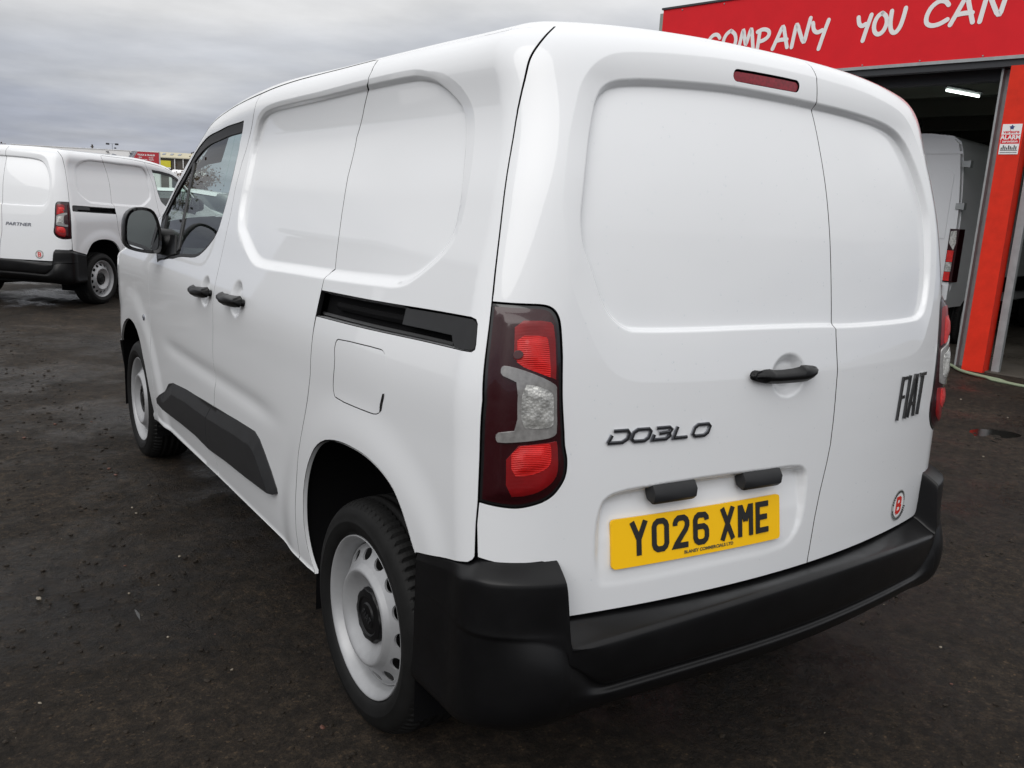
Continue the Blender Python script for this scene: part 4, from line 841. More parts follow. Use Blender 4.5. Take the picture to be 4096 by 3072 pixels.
# aerial-free filler cap screw and side repeater on the wing
B=S(np.array([-3.10]),np.array([.96]))[0]; nn=N0(np.array([-3.1]),np.array([.96]))[0]; tt=np.array([0,1,0.]); ring=lambda r,d:[tuple(B+nn*d+r*(math.cos(a)*tt+math.sin(a)*np.array([0,0,1.]))) for a in np.linspace(0,2*np.pi,18,endpoint=False)]
MB().loft([ring(.016,-.003),ring(.016,.003),ring(.011,.006),ring(.008,.004),ring(.003,.004)]).build('side_repeater','badge_chrome',van,True)
# rain beads on the rear doors
mb=MB()
for _ in range(420):
    u=RNG.uniform(.20,1.75); v=RNG.uniform(.60,1.70); r=RNG.uniform(.0009,.0021)
    if sdist(lamp_o,np.array([min(u,TOT-u)]),np.array([v]))[0]>-.01: continue
    if sdist(C_PLATE,np.array([u]),np.array([v]))[0]>0: continue
    B=S(np.array([u]),np.array([v]),0.)[0]; nn=N0(np.array([u]),np.array([v]))[0]; t1=unit(np.cross(nn,[0,0,1.])); t2=np.cross(t1,nn)*-1
    ang=np.linspace(0,2*np.pi,6,endpoint=False); el=RNG.uniform(1,1.6)
    V=[B+r*(math.cos(a)*t1+el*math.sin(a)*t2) for a in ang]+[B+.6*r*(math.cos(a)*t1+el*math.sin(a)*t2)+nn*r*.45 for a in ang]+[B+nn*r*.6]
    mb.add(V,[(i,(i+1)%6,6+(i+1)%6,6+i) for i in range(6)]+[(6+i,6+(i+1)%6,12) for i in range(6)])
dr=mb.build('rain_beads','rain_bead' if 'rain_bead' in MATS else 'paint',van,True); tag(dr,kind='stuff')
# ================================================================ surroundings
pmat('asphalt',(.030,.0275,.0255),rough=.7,spec=.24)
def asphalt_nodes(m):
    t=m.node_tree; b=t.nodes['Principled BSDF']; tcn=t.nodes.new('ShaderNodeTexCoord'); L=t.links.new
    def noise(s,d=8,r=.65):
        n=t.nodes.new('ShaderNodeTexNoise'); n.inputs['Scale'].default_value=s; n.inputs['Detail'].default_value=d; n.inputs['Roughness'].default_value=r; L(tcn.outputs['Object'],n.inputs['Vector']); return n
    def ramp(n,st):
        r=t.nodes.new('ShaderNodeValToRGB'); e=r.color_ramp.elements; e[0].position,e[0].color=st[0][0],(*st[0][1],1); e[1].position,e[1].color=st[-1][0],(*st[-1][1],1)
        for p,c in st[1:-1]: k=r.color_ramp.elements.new(p); k.color=(*c,1)
        L(n,r.inputs[0]); return r
    big=ramp(noise(.8,6).outputs['Fac'],[(.30,(.0095,.0070,.0048)),(.5,(.0215,.0160,.0112)),(.70,(.040,.0305,.0222))])
    fine=ramp(noise(20,12,.82).outputs['Fac'],[(.33,(.10,.10,.10)),(.5,(.90,.90,.90)),(.66,(2.5,2.38,2.2))])
    x=t.nodes.new('ShaderNodeMix'); x.data_type='RGBA'; x.blend_type='MULTIPLY'; x.inputs[0].default_value=1; L(big.outputs[0],x.inputs[6]); L(fine.outputs[0],x.inputs[7])
    vo=t.nodes.new('ShaderNodeTexVoronoi'); vo.inputs['Scale'].default_value=150; L(tcn.outputs['Object'],vo.inputs['Vector'])
    sc=t.nodes.new('ShaderNodeSeparateColor'); L(vo.outputs['Color'],sc.inputs[0])
    sp=ramp(sc.outputs[0],[(.0,(.70,.70,.70)),(.55,(1.,1.,1.)),(.97,(1.35,1.3,1.2)),(.99,(2.6,2.4,2.1))])
    x2=t.nodes.new('ShaderNodeMix'); x2.data_type='RGBA'; x2.blend_type='MULTIPLY'; x2.inputs[0].default_value=1.; L(x.outputs[2],x2.inputs[6]); L(sp.outputs[0],x2.inputs[7]); L(x2.outputs[2],b.inputs['Base Color'])
    rr=t.nodes.new('ShaderNodeMapRange'); rr.inputs['From Min'].default_value=.40; rr.inputs['From Max'].default_value=.53; rr.inputs['To Min'].default_value=.24; rr.inputs['To Max'].default_value=.78; L(noise(.75,10,.68).outputs['Fac'],rr.inputs[0]); L(rr.outputs[0],b.inputs['Roughness'])
    n=noise(26,10,.74); p=t.nodes.new('ShaderNodeBump'); p.inputs['Strength'].default_value=1.; p.inputs['Distance'].default_value=.035; L(n.outputs['Fac'],p.inputs['Height'])
    p2=t.nodes.new('ShaderNodeBump'); p2.inputs['Strength'].default_value=.35; p2.inputs['Distance'].default_value=.004; L(vo.outputs['Distance'],p2.inputs['Height']); p2.invert=True; L(p.outputs[0],p2.inputs['Normal']); L(p2.outputs[0],b.inputs['Normal'])
asphalt_nodes(MATS['asphalt'])
pmat('puddle',(.010,.009,.008),rough=.10,spec=.5,bump=(25,2),bstr=.02)
pmat('stone_dark',(.016,.0122,.0088),rough=.7,spec=.2); pmat('stone_mid',(.026,.0205,.0155),rough=.7,spec=.2); pmat('stone_pale',(.22,.19,.145),rough=.6); pmat('stone_red',(.10,.040,.026),rough=.6)
def vnoise(x,y,seed):
    r=np.random.default_rng(seed).random((256,256)); xi=np.floor(x).astype(int); yi=np.floor(y).astype(int); fx=x-xi; fy=y-yi; fx=fx*fx*(3-2*fx); fy=fy*fy*(3-2*fy)
    g=lambda a,b:r[a&255,b&255]; return (g(xi,yi)*(1-fx)+g(xi+1,yi)*fx)*(1-fy)+(g(xi,yi+1)*(1-fx)+g(xi+1,yi+1)*fx)*fy-.5
def slope(x,y): return -.022*sm(y,4.,8.5)*(1-sm(x,3.,6.))*(1-sm(y,25,60))
def gh(x,y):
    near=(1-sm(np.hypot(x-1.5,y-3.),10,18)); flat=sm(np.hypot(x+.9,y-.7),.15,.45)*sm(np.hypot(x+.9,y-3.5),.15,.4)
    h=.030*vnoise(x/1.1,y/1.1,1)+.016*vnoise(x/.42,y/.42,2)+.012*vnoise(x/.16,y/.16,3)+.012*vnoise(x/.075,y/.075,4)
    h=h-.024*np.exp(-((x-5.4)**2/1.6+(y-1.75)**2/.45))
    return slope(x,y)+h*near*(.25+.75*flat)*(1-sm(x,6.3,7.1))
xs=np.unique(np.r_[-900,-400,-150,-60,-25,-12,-7,-4.5,np.arange(-3,7.6,.04),8,10,13,18,30,60,150,400,900]); ys=np.unique(np.r_[-900,-300,-100,-40,-15,-6,-3,np.arange(-1.6,11,.04),12,13.5,15,18,22,30,45,70,120,250,500,1200])
X,Y=np.meshgrid(xs,ys); Z=gh(X,Y); nx=len(xs); V=np.stack([X,Y,Z],-1).reshape(-1,3); ii=np.arange(len(ys)-1)[:,None]*nx+np.arange(nx-1)[None]; F=np.stack([ii,ii+1,ii+nx+1,ii+nx],-1).reshape(-1,4)
me=bpy.data.meshes.new('ground'); me.from_pydata(V.tolist(),[],F.tolist()); me.materials.append(MATS['asphalt']); me.polygons.foreach_set('use_smooth',np.ones(len(F),dtype=bool))
tag(link(bpy.data.objects.new('ground',me)),kind='structure')
# standing water in the hollows of the yard
xs2=np.arange(-3,6.6,.25); ys2=np.arange(-1.6,11,.25); X,Y=np.meshgrid(xs2,ys2); V=np.stack([X,Y,slope(X,Y)-.0262],-1).reshape(-1,3); n2=len(xs2)
tag(mesh_obj('puddle_water',V,[(i*n2+j,i*n2+j+1,(i+1)*n2+j+1,(i+1)*n2+j) for i in range(len(ys2)-1) for j in range(n2-1)],'puddle'),kind='structure')
# loose stones: individuals nobody could count
def stones(n,seed):
    r=np.random.default_rng(seed); phi=(1+5**.5)/2
    ico=unit(np.array([(-1,phi,0),(1,phi,0),(-1,-phi,0),(1,-phi,0),(0,-1,phi),(0,1,phi),(0,-1,-phi),(0,1,-phi),(phi,0,-1),(phi,0,1),(-phi,0,-1),(-phi,0,1)],float))
    fi=np.array([(0,11,5),(0,5,1),(0,1,7),(0,7,10),(0,10,11),(1,5,9),(5,11,4),(11,10,2),(10,7,6),(7,1,8),(3,9,4),(3,4,2),(3,2,6),(3,6,8),(3,8,9),(4,9,5),(2,4,11),(6,2,10),(8,6,7),(9,8,1)])
    P=[]
    while len(P)<n:
        if r.random()<.5: x=r.uniform(-2.3,-.95); y=r.uniform(-.1,9.)**1.0
        else: x=r.uniform(-.9,6.8); y=r.uniform(-1.2,4.5)
        if -.85<x<.85 and y>.15: continue
        d=np.hypot(x+1.82,y+1.26)
        if r.random()>min(1,3./d)**.8: continue
        P.append((x,y))
    P=np.array(P); sz=.0012+.0065*r.random(n)**6; sz*=.75+.13*np.minimum(np.hypot(P[:,0]+1.8,P[:,1]+1.3),7)
    q=r.random((n,12,1))*.5+.75; V=ico[None]*q*sz[:,None,None]*np.array([1,1,.6]); a=r.random(n)*6.28; c,s_=np.cos(a)[:,None],np.sin(a)[:,None]; el=1+.6*r.random((n,1))
    x=V[:,:,0]*el; y=V[:,:,1]; V=np.stack([x*c-y*s_+P[:,:1],x*s_+y*c+P[:,1:2],V[:,:,2]+(gh(P[:,0],P[:,1])+sz*.25)[:,None]],-1)
    F=(fi[None]+np.arange(n)[:,None,None]*12).reshape(-1,3); k=r.choice([0,0,0,0,0,1,1,1,2,3],n,p=[.1]*10); k=np.where((k==2)&(r.random(n)<.72),1,k); k=np.where((k==3)&(r.random(n)<.85),0,k)
    return V.reshape(-1,3),F,np.repeat(k,20)
V,F,fm=stones(9000,3)
tag(mesh_obj('loose_stones',V,F,None,mats=['stone_dark','stone_mid','stone_pale','stone_red'],fm=fm,smooth=False),kind='stuff')

# ---------------------------------------------------------------- red workshop on the right
pmat('sign_red',(.68,.010,.018),rough=.55,spec=.25,vary=(3,.06)); pmat('sign_white',(.80,.80,.80),rough=.4); pmat('column_red',(.66,.026,.009),rough=.6,spec=.25,vary=(8,.10),bump=(60,3),bstr=.05)
pmat('steel_grey',(.34,.36,.37),rough=.45,metal=.3,vary=(12,.12)); pmat('lintel_dark',(.045,.047,.052),rough=.4,metal=.3); pmat('cladding',(.26,.28,.26),rough=.6,vary=(2,.2)); pmat('beam_steel',(.34,.36,.31),rough=.6); pmat('wall_inside',(.24,.25,.24),rough=.8,vary=(4,.2))
pmat('concrete_floor',(.075,.066,.055),rough=.55,vary=(1.5,.3),rvar=(1.2,.25,.7),bump=(40,5),bstr=.15); pmat('tube_light',(.9,.95,.9),emit=(.9,1,.92),estr=6.)
BL=np.array([6.511,7.516,0.]); BT=np.array([.1780,-.9840,0]); BN=np.array([.9840,.1780,0])
def BW(s,d,z): return tuple(BL+BT*s+BN*d+np.array([0,0,z]))
def bbox(mb,s0,s1,d0,d1,z0,z1): 
    v=[BW(s,d,z) for s in(s0,s1) for d in(d0,d1) for z in(z0,z1)]; return mb.add(v,[(0,1,3,2),(4,6,7,5),(0,4,5,1),(2,3,7,6),(0,2,6,4),(1,5,7,3)])
shop=empty('workshop_building',BW(4.4,.1,0)); tag(shop,'red fronted workshop with white hand lettering above its open doorway','building')
shop.matrix_world=Matrix.Translation(BW(4.4,.1,0))
def shop_part(name,boxes,mat,parent=None):
    mb=MB()
    for b in boxes: bbox(mb,*b)
    o=mb.build(name,mat); o.parent=parent or shop; o.matrix_parent_inverse=Matrix.Identity(4) if parent else Matrix.Translation(-Vector(BW(4.4,.1,0))); return o
fas=shop_part('fascia',[(0,6.3,.0,.10,3.185,4.09)],'sign_red')
shop_part('fascia_cap',[(-.02,6.3,-.015,.13,4.091,4.115)],'lintel_dark'); shop_part('gutter_lip',[(-.01,6.3,-.012,.115,3.150,3.183)],'steel_grey'); shop_part('lintel',[(0,6.3,.02,.12,3.085,3.148),(0,6.3,.34,.46,3.00,3.18),(0,6.3,.70,.74,3.05,3.30)],'lintel_dark')
mb=MB()
for s in np.arange(.3,6.2,.62):
    for z in(3.20,4.06): 
        c=np.array(BW(s,-.004,z)); mb.box(c,(.012,.012,.012))
o=mb.build('fascia_screws','steel_grey'); tag(o,kind='stuff'); o.parent=shop; o.matrix_parent_inverse=Matrix.Translation(-Vector(BW(4.4,.1,0)))
# red columns between the bays, each with its galvanised door jambs
for k,s0 in enumerate((4.303,)):
    cl=shop_part('column',[(s0,s0+.208,-.02,.175,0,3.083)],'column_red'); shop_part('jamb',[(s0-.115,s0-.005,.19,.26,0,3.08),(s0-.115,s0-.095,.10,.19,0,3.08)],'steel_grey'); shop_part('jamb',[(s0+.245,s0+.318,.13,.20,0,3.08)],'steel_grey')
    shop_part('column_edge',[(s0+.150,s0+.209,.030,.185,0.,3.075)],'column_red',cl)
shop_part('front_wall',[(0,1.1,.0,.16,0,3.084)],'column_red')
shop_part('side_wall',[(-.05,.0,.0,14,0,4.05),(6.2,6.3,.0,14,0,4.05)],'cladding'); shop_part('back_wall',[(0,6.2,13.9,14,0,4.05)],'wall_inside'); shop_part('workshop_roof',[(-.1,6.4,.14,14.1,4.00,4.08)],'wall_inside')
mb=MB()
for s in np.arange(.1,6.1,.20): bbox(mb,s,s+.10,13.86,13.9,0,4.0)
for d in np.arange(.5,13.9,.22): bbox(mb,.0,.03,d,d+.11,0,4.0)
o=mb.build('cladding_ribs','cladding'); tag(o,kind='stuff'); o.parent=shop; o.matrix_parent_inverse=Matrix.Translation(-Vector(BW(4.4,.1,0)))
for d in(2.2,4.6,7.,9.4,11.8): shop_part('roof_beam',[(0,6.2,d,d+.12,3.50,3.98),(0,6.2,d-.06,d+.18,3.46,3.50)],'beam_steel')
for s in(1.2,2.6,4.0,5.4): shop_part('purlin',[(s,s+.06,.8,13.8,3.84,3.99)],'beam_steel')
def shop_attach(o,par=None): o.parent=par or shop; o.matrix_parent_inverse=Matrix.Identity(4) if par else Matrix.Translation(-Vector(BW(4.4,.1,0))); return o
tl_=shop_attach(MB().tube([BW(2.73,2.81,3.30),BW(2.92,3.51,3.30)],.016,8).build('strip_light','tube_light',None,True)); shop_attach(MB().tube([BW(2.72,2.77,3.345),BW(2.93,3.55,3.345)],.035,4).build('light_housing','steel_grey',None),tl_)
for s_,d_ in((.35,1.6),(5.5,1.8),(5.6,4.6)):  # extra strip lights out of view, added to brighten the dark interior
    t2=shop_attach(MB().tube([BW(s_,d_,3.38),BW(s_+.2,d_+1.2,3.38)],.018,8).build('strip_light','tube_light',None,True)); shop_attach(MB().tube([BW(s_-.01,d_-.04,3.425),BW(s_+.21,d_+1.24,3.425)],.035,4).build('light_housing','steel_grey',None),t2)
flr=MB(); bbox(flr,-.02,6.3,.05,13.9,-.05,.012); o=flr.build('workshop_floor','concrete_floor'); tag(o,kind='structure')
# hand lettering on the fascia
HG={'C':[[(.92,.80),(.78,.97),(.50,1.0),(.22,.78),(.08,.42),(.12,.14),(.34,.02),(.66,.06),(.95,.22)]],'O':[[(.52,1.0),(.22,.86),(.06,.52),(.14,.16),(.42,.0),(.74,.12),(.93,.48),(.84,.82),(.58,.98)]],
 'M':[[(.02,.02),(.14,.55),(.24,.96),(.36,.60),(.48,.22),(.60,.58),(.74,.98),(.86,.55),(.98,.02)]],'P':[[(.14,-.06),(.18,.45),(.20,.92)],[(.06,.88),(.40,1.0),(.78,.88),(.80,.62),(.50,.44),(.22,.40)]],
 'A':[[(.0,-.02),(.26,.50),(.50,1.02),(.66,.55),(.86,.0)],[(.18,.32),(.50,.36),(.80,.34)]],'N':[[(.04,-.02),(.12,.50),(.20,.96),(.44,.52),(.74,.04),(.84,.55),(.96,1.06)]],
 'Y':[[(.04,1.0),(.12,.66),(.34,.52),(.60,.62)],[(.90,1.06),(.72,.50),(.52,-.22)]],'U':[[(.06,.96),(.04,.45),(.18,.08),(.46,.0),(.72,.22),(.86,.62),(.94,1.02)]]}
def smooth_open(P): return osm(np.array(P),2)
def word(txt,s0,s1,z0,h,ang,wd):
    st=[]; n=len(txt); w=(s1-s0)/n
    for i,chx in enumerate(txt):
        for P_ in HG[chx]:
            q=smooth_open(P_); st.append(([( s0+i*w+a*w*.92, z0+ang*(i*w)+b*h*(1.+.08*((i*7)%3-1))) for a,b in q],wd,False))
    return st
for txt,a in (('COMPANY',(.70,2.36,3.47,.26,.0,.046)),('YOU',(2.66,3.20,3.505,.225,.0,.046)),('CAN',(3.38,4.20,3.535,.27,.01,.046))):
    n=len(txt); w=(a[1]-a[0])/n
    for i,chx in enumerate(txt):
        st=[(osm(np.array([(a[0]+(i+p*.92)*w,a[2]+a[4]*i*w+q*a[3]*(1.+.08*((i*7)%3-1))) for p,q in P_]),2),a[5],False) for P_ in HG[chx]]
        o=lettering('letter',st,lambda p,q,h:BW(p,-.002-h,q),'sign_white',None,thick=.002,step=.00025); o.parent=fas
# alarm notice on the column
pmat('notice_blue',(.03,.04,.16),rough=.5)
al=empty('alarm_notice',BW(4.405,-.022,2.37)); tag(al,'small red and white alarm notice stuck on the red column','sign')
def al_part(name,mb,mat,par=None): o=mb.build(name,mat); o.parent=par or al; o.matrix_parent_inverse=Matrix.Identity(4) if par else Matrix.Translation(-Vector(BW(4.405,-.022,2.37))); return o
pl_=al_part('notice_plate',bbox(MB(),4.318,4.494,-.0255,-.0205,2.228,2.521),'sign_white'); 
al_part('notice_band',bbox(MB(),4.321,4.491,-.0262,-.0252,2.330,2.420),'sign_red',pl_)
def al_text(nm,tx,size,z,mat,bold,sx=1.):
    o=text_obj(nm,tx,size,lambda a,b,h:BW(4.406+a,-.0268,z+b),mat,None,bold=bold,sx=sx,align='CENTER'); o.parent=pl_
al_text('notice_text','verisure',.044,2.432,'sign_red',.0012); al_text('notice_text','ALARM',.056,2.374,'sign_white',.0022); al_text('notice_text','zerovision',.034,2.343,'sign_white',.0008)
star=[(.027*(1 if i%2==0 else .55)*math.sin(i*math.pi/5),.027*(1 if i%2==0 else .55)*math.cos(i*math.pi/5)) for i in range(10)]
al_part('notice_emblem',MB().prism(star,0,.001,lambda x,y,z:BW(4.406+x,-.0262-z,2.489+y)),'notice_blue',pl_)
mb=MB()
for i in range(9): bbox(mb,4.332+i*.0165,4.343+i*.0165,-.0262,-.0256,2.272,2.272+.022+.02*((i*5)%3)/2)
bbox(mb,4.328,4.484,-.0262,-.0256,2.262,2.268)
for i in range(14): bbox(mb,4.330+i*.011,4.338+i*.011,-.0262,-.0256,2.240,2.249)
al_part('notice_print',mb,'lintel_dark',pl_)
# hose on the ground by the doorway
pmat('hose_green',(.24,.29,.19),rough=.5)
for k,off in enumerate((0,.030)):
    pts=np.array([(7.60,3.95),(7.43,3.60),(7.30,3.40),(7.10,3.24),(6.99,3.08),(6.94,2.90),(6.89,2.60),(6.86,2.25),(6.88,1.8),(6.98,1.3)])+[off*-.9,off*-.3]; 
    for _ in range(2): Q=np.stack([.75*pts[:-1]+.25*pts[1:],.25*pts[:-1]+.75*pts[1:]],1).reshape(-1,2); pts=np.vstack([pts[:1],Q,pts[-1:]])
    P3=[(x,y,max(float(gh(np.array([x]),np.array([y]))[0]),.012 if x>6.9 else -1)+.013) for x,y in pts]
    o=MB().tube(P3,.0125,8).build('hose','hose_green',None,True); tag(o,['green hose strand nearer the workshop, curving past the red column foot','green hose strand nearer the camera, curving past the red column foot'][k],'hose','hoses at the workshop doorway')

# ---------------------------------------------------------------- tall van inside the workshop
big=empty('high_roof_van',BW(2.66,1.21,0)); tag(big,'tall white van parked inside the dark workshop doorway','van')
BI=Matrix.Translation(-Vector(BW(2.66,1.21,0)))
pmat('paint_far',(.72,.74,.77),rough=.35,coat=.8,coat_r=.05)
def bp_(name,o,par=None): o.parent=par or big; o.matrix_parent_inverse=Matrix.Identity(4) if par else BI; return o
def vsec(d,k=1.,zt=2.58,w=1.0):
    pr=[(.96,.52),(1.0,.80),(1.0,1.2),(.985,1.6),(.95,2.0),(.905,2.35),(.86,2.48),(.76,2.55),(.5,2.58),(0,2.59)]
    pr=[(a*w,.52+(z-.52)*(zt-.52)/(2.58-.52)) for a,z in pr]; full=pr+[(-a,z) for a,z in pr[::-1][1:]]
    return [BW(2.66+a,d,z) for a,z in full]
bp_('body',MB().loft([vsec(1.29,1),vsec(1.32),vsec(3.0),vsec(5.0),vsec(5.6,zt=2.3),vsec(6.4,zt=1.45,w=.95),vsec(6.8,zt=1.2,w=.85)]).build('body','paint_far',None,True))
def vdoor(a0,a1):
    # rear door leaf following the body outline, thick sheet at the tail
    zz_=[.62,.9,1.3,1.7,2.05,2.33,2.45,2.51]; hw=[1.0,1.0,.995,.98,.945,.905,.87,.80]; L=[];Rr=[]
    for z,h in zip(zz_,hw): L.append((max(a0,-h+.012),z)); Rr.append((min(a1,h-.012),z))
    return L+Rr[::-1]
for a0,a1 in((-1.,-.003),(.003,1.)):
    poly=vdoor(a0,a1); dl=bp_('rear_door',MB().prism(poly,1.215,1.285,lambda x,y,z:BW(2.66+x,z,y)).build('rear_door','paint_far',None))
    m0=(a0+a1)/2; sg=1 if a1>.5 else -1
    bp_('door_pressing',MB().prism([(m0-.36,1.35),(m0+.36,1.35),(m0+.36+.0,2.10),(m0+.30,2.19),(m0-.30,2.19),(m0-.36,2.10)],1.206,1.2155,lambda x,y,z:BW(2.66+x,z,y)).build('door_pressing','paint_far',None),dl)
    bp_('door_crease',bbox(MB(),2.66+m0-.44,2.66+m0+.42,1.205,1.2155,2.335,2.365).build('door_crease','paint_far',None),dl)
    for z in(1.735,2.22,.95):
        if z<1 : continue
        bp_('hinge',bbox(bbox(MB(),2.66+sg*.99-.055,2.66+sg*.99+.035,1.195,1.216,z-.035,z+.035),2.66+sg*.99+.02,2.66+sg*.99+.04,1.19,1.28,z-.04,z+.04).build('hinge','steel_grey',None),dl)
    # tall tail lamp at the corner
    lp=bp_('tail_lamp',bbox(MB(),2.66+sg*1.0-.085*(sg>0)-.02*(sg<0),2.66+sg*1.0+.02*(sg>0)+.085*(sg<0),1.20,1.40,.84,1.47).build('tail_lamp','lamp_smoke',None))
    c0=2.66+sg*.965
    bp_('clear_lens',MB().prism([(-.035,1.30),(-.035,1.44),(.030,1.45),(.040,1.30),(.02,1.22)],0,.012,lambda x,y,z:BW(c0+x*sg,1.20-z,y)).build('clear_lens','lamp_clear',None),lp)
    bp_('red_lens',bbox(MB(),c0-.04,c0+.03,1.186,1.20,1.08,1.215).build('red_lens','lamp_red',None),lp); bp_('clear_lens',bbox(MB(),c0-.042,c0+.028,1.186,1.20,.965,1.075).build('clear_lens','lamp_clear',None),lp); bp_('red_lens',bbox(MB(),c0-.044,c0+.024,1.186,1.20,.855,.96).build('red_lens','lamp_red',None),lp)
bp_('rear_bumper',bbox(bbox(MB(),1.56,3.53,1.12,1.50,.40,.61),1.52,3.58,1.16,1.60,.36,.80).build('rear_bumper','black_plastic',None))
for sg in(-1,1): bp_('side_moulding',bbox(MB(),2.66+sg*1.0-.02,2.66+sg*1.0+.02,2.3,5.0,.66,.86).build('side_moulding','black_plastic',None))
for sg in(-1,1):
    for d in(2.15,5.6):
        w=copy_tree(wheel0,None); w.parent=big; w.matrix_parent_inverse=Matrix.Identity(4); p=Vector(BW(2.66+sg*.97,d,.345))-Vector(BW(2.66,1.21,0)); w.location=p; w.rotation_euler=(.4,0,math.radians(-79.75-0)+ (math.pi if sg>0 else 0)); w.scale=(1.08,)*3

# ---------------------------------------------------------------- second van of the same shape, further off on the left
van2=copy_tree(van,None,skip=('model_badge','maker_badge','number_plate','rain_beads','badge_face')); van2.location=(-1.073,10.424,-.024); van2.rotation_euler=(0,0,math.radians(-43.59))
tag(van2,'white panel van further back at the left edge of the yard','van','white panel vans of one shape in the yard')
text_obj('model_badge','PARTNER',.050,(lambda f:(lambda a,b,h:f(a+.28*b,b,.003)))(onskin(1.125,.945,.001)),'badge_chrome',van2,bold=.0012,sx=1.45)

# ---------------------------------------------------------------- things beyond
pmat('far_white',(.82,.82,.82),rough=.6); pmat('far_red',(.42,.018,.03),rough=.5); pmat('far_grey',(.28,.30,.34),rough=.6); pmat('far_cream',(.48,.44,.32),rough=.6); pmat('far_brown',(.075,.065,.055),rough=.7); pmat('far_yellow',(.62,.56,.03),rough=.5); pmat('far_dark',(.03,.03,.035),rough=.6); pmat('far_glass',(.03,.045,.06),rough=.1); pmat('bark',(.055,.045,.038),rough=.9,bump=(20,5),bstr=.5); pmat('leaf_brown',(.085,.050,.030),rough=.7); pmat('leaf_green',(.045,.055,.025),rough=.7)
FA=np.array([23.592,157.407,0]); FB_=np.array([32.197,151.338,0]); FT=unit(FB_-FA); FN=np.array([-FT[1],FT[0],0]); FN=FN if FN[1]>0 else -FN; FL=float(np.linalg.norm(FB_-FA))
def FW(s,d,z): return tuple(FA+FT*s+FN*d+np.array([0,0,z]))
def fbox(mb,s0,s1,d0,d1,z0,z1): v=[FW(s,d,z) for s in(s0,s1) for d in(d0,d1) for z in(z0,z1)]; return mb.add(v,[(0,1,3,2),(4,6,7,5),(0,4,5,1),(2,3,7,6),(0,2,6,4),(1,5,7,3)])
def fpart(root,name,mb,mat,par=None): o=mb.build(name,mat); o.parent=par or root; o.matrix_parent_inverse=Matrix.Identity(4) if par else Matrix.Translation(-root.location); return o
unitA=empty('trade_unit',FW(4,0,0)); tag(unitA,'distant white trade unit with a red sign panel','building'); bpy.context.view_layer.update()
fpart(unitA,'wall',fbox(fbox(MB(),-14,3.,.0,22,0,7.14),3.,FL,.0,.5,0,7.15),'far_white'); fpart(unitA,'parapet',fbox(MB(),-14.1,FL+.05,-.10,.25,7.16,7.24),'far_white')
for s in(1.9,5.7): fpart(unitA,'wall_light',fbox(MB(),s,s+.28,-.4,-.01,6.78,6.90),'far_dark')
sg_=fpart(unitA,'sign_panel',MB().prism([(5.55,5.0),(FL-.03,4.95),(FL-.03,7.13),(7.05,7.13)],-.10,-.02,lambda x,y,z:FW(x,z,y)),'far_red')
for k,(w0,w1,mt) in enumerate(((-.42,-.12,'far_grey'),(-.95,-.55,'far_grey'))): fpart(unitA,'sign_stripe',MB().prism([(5.55+w0,5.0),(5.55+w1,5.0),(7.05+w1,7.13),(7.05+w0,7.13)],-.07,-.02,lambda x,y,z:FW(x,z,y)),mt)
fpart(unitA,'roundel',MB().prism([(2.5,6.15),(3.3,6.15),(3.45,6.45),(2.85,6.6)],-.07,-.02,lambda x,y,z:FW(x,z,y)),'far_grey')
for tx,x,z,sz,bo in(('TRUCK & TRAILER',6.95,6.52,.36,.012),('- Sales',7.05,6.15,.26,.006),('- Rental',8.75,6.15,.26,.006),('- Commercials',7.05,5.84,.26,.006),('- Repairs',8.75,5.84,.26,.006),('- Fleet Management',7.05,5.53,.26,.006)):
    o=text_obj('sign_text',tx,sz,lambda a,b,h:FW(x+a,-.13,z+b),'far_white',None,bold=bo); o.parent=sg_
GA=np.array([34.691,162.178,0]); GT=unit(np.array([4.33,-3.07,0])); GN=np.array([-GT[1],GT[0],0]); 
def GW(s,d,z): return tuple(GA+GT*s+GN*d+np.array([0,0,z]))
def gbox(mb,s0,s1,d0,d1,z0,z1): v=[GW(s,d,z) for s in(s0,s1) for d in(d0,d1) for z in(z0,z1)]; return mb.add(v,[(0,1,3,2),(4,6,7,5),(0,4,5,1),(2,3,7,6),(0,2,6,4),(1,5,7,3)])
unitB=empty('brown_shed',GW(6,0,0)); tag(unitB,'distant brown shed with cream roof edge and yellow sign','building'); bpy.context.view_layer.update()
fpart(unitB,'wall',gbox(MB(),-2,6.2,0,3,0,6.70),'far_brown'); fpart(unitB,'roof',MB().prism([(-.5,6.70),(-.5,6.85),(1.5,7.75),(3.2,7.75),(3.2,7.6),(1.5,7.6)],-2.2,6.4,lambda x,y,z:GW(z,x,y)),'far_cream')
for s in(2.7,4.2,6.): fpart(unitB,'post',gbox(MB(),s,s+.12,-.3,-.1,0,6.9),'far_white')
for s in(.3,1.7,3.1): fpart(unitB,'roof_light',MB().prism([(.3,7.24),(.9,7.51),(.9,7.57),(.3,7.30)],s,s+.5,lambda x,y,z:GW(z,x,y)),'far_grey')
ys_=fpart(unitB,'sign_panel',gbox(MB(),.0,2.02,-.25,-.12,5.1,6.25),'far_yellow'); o=text_obj('sign_text','Reeforce',.34,lambda a,b,h:GW(.35+a,-.28,5.62+b),'far_brown',None,bold=.005) if False else None
fpart(unitB,'sign_foot',gbox(MB(),.0,2.02,-.24,-.12,4.90,5.09),'far_white',ys_)
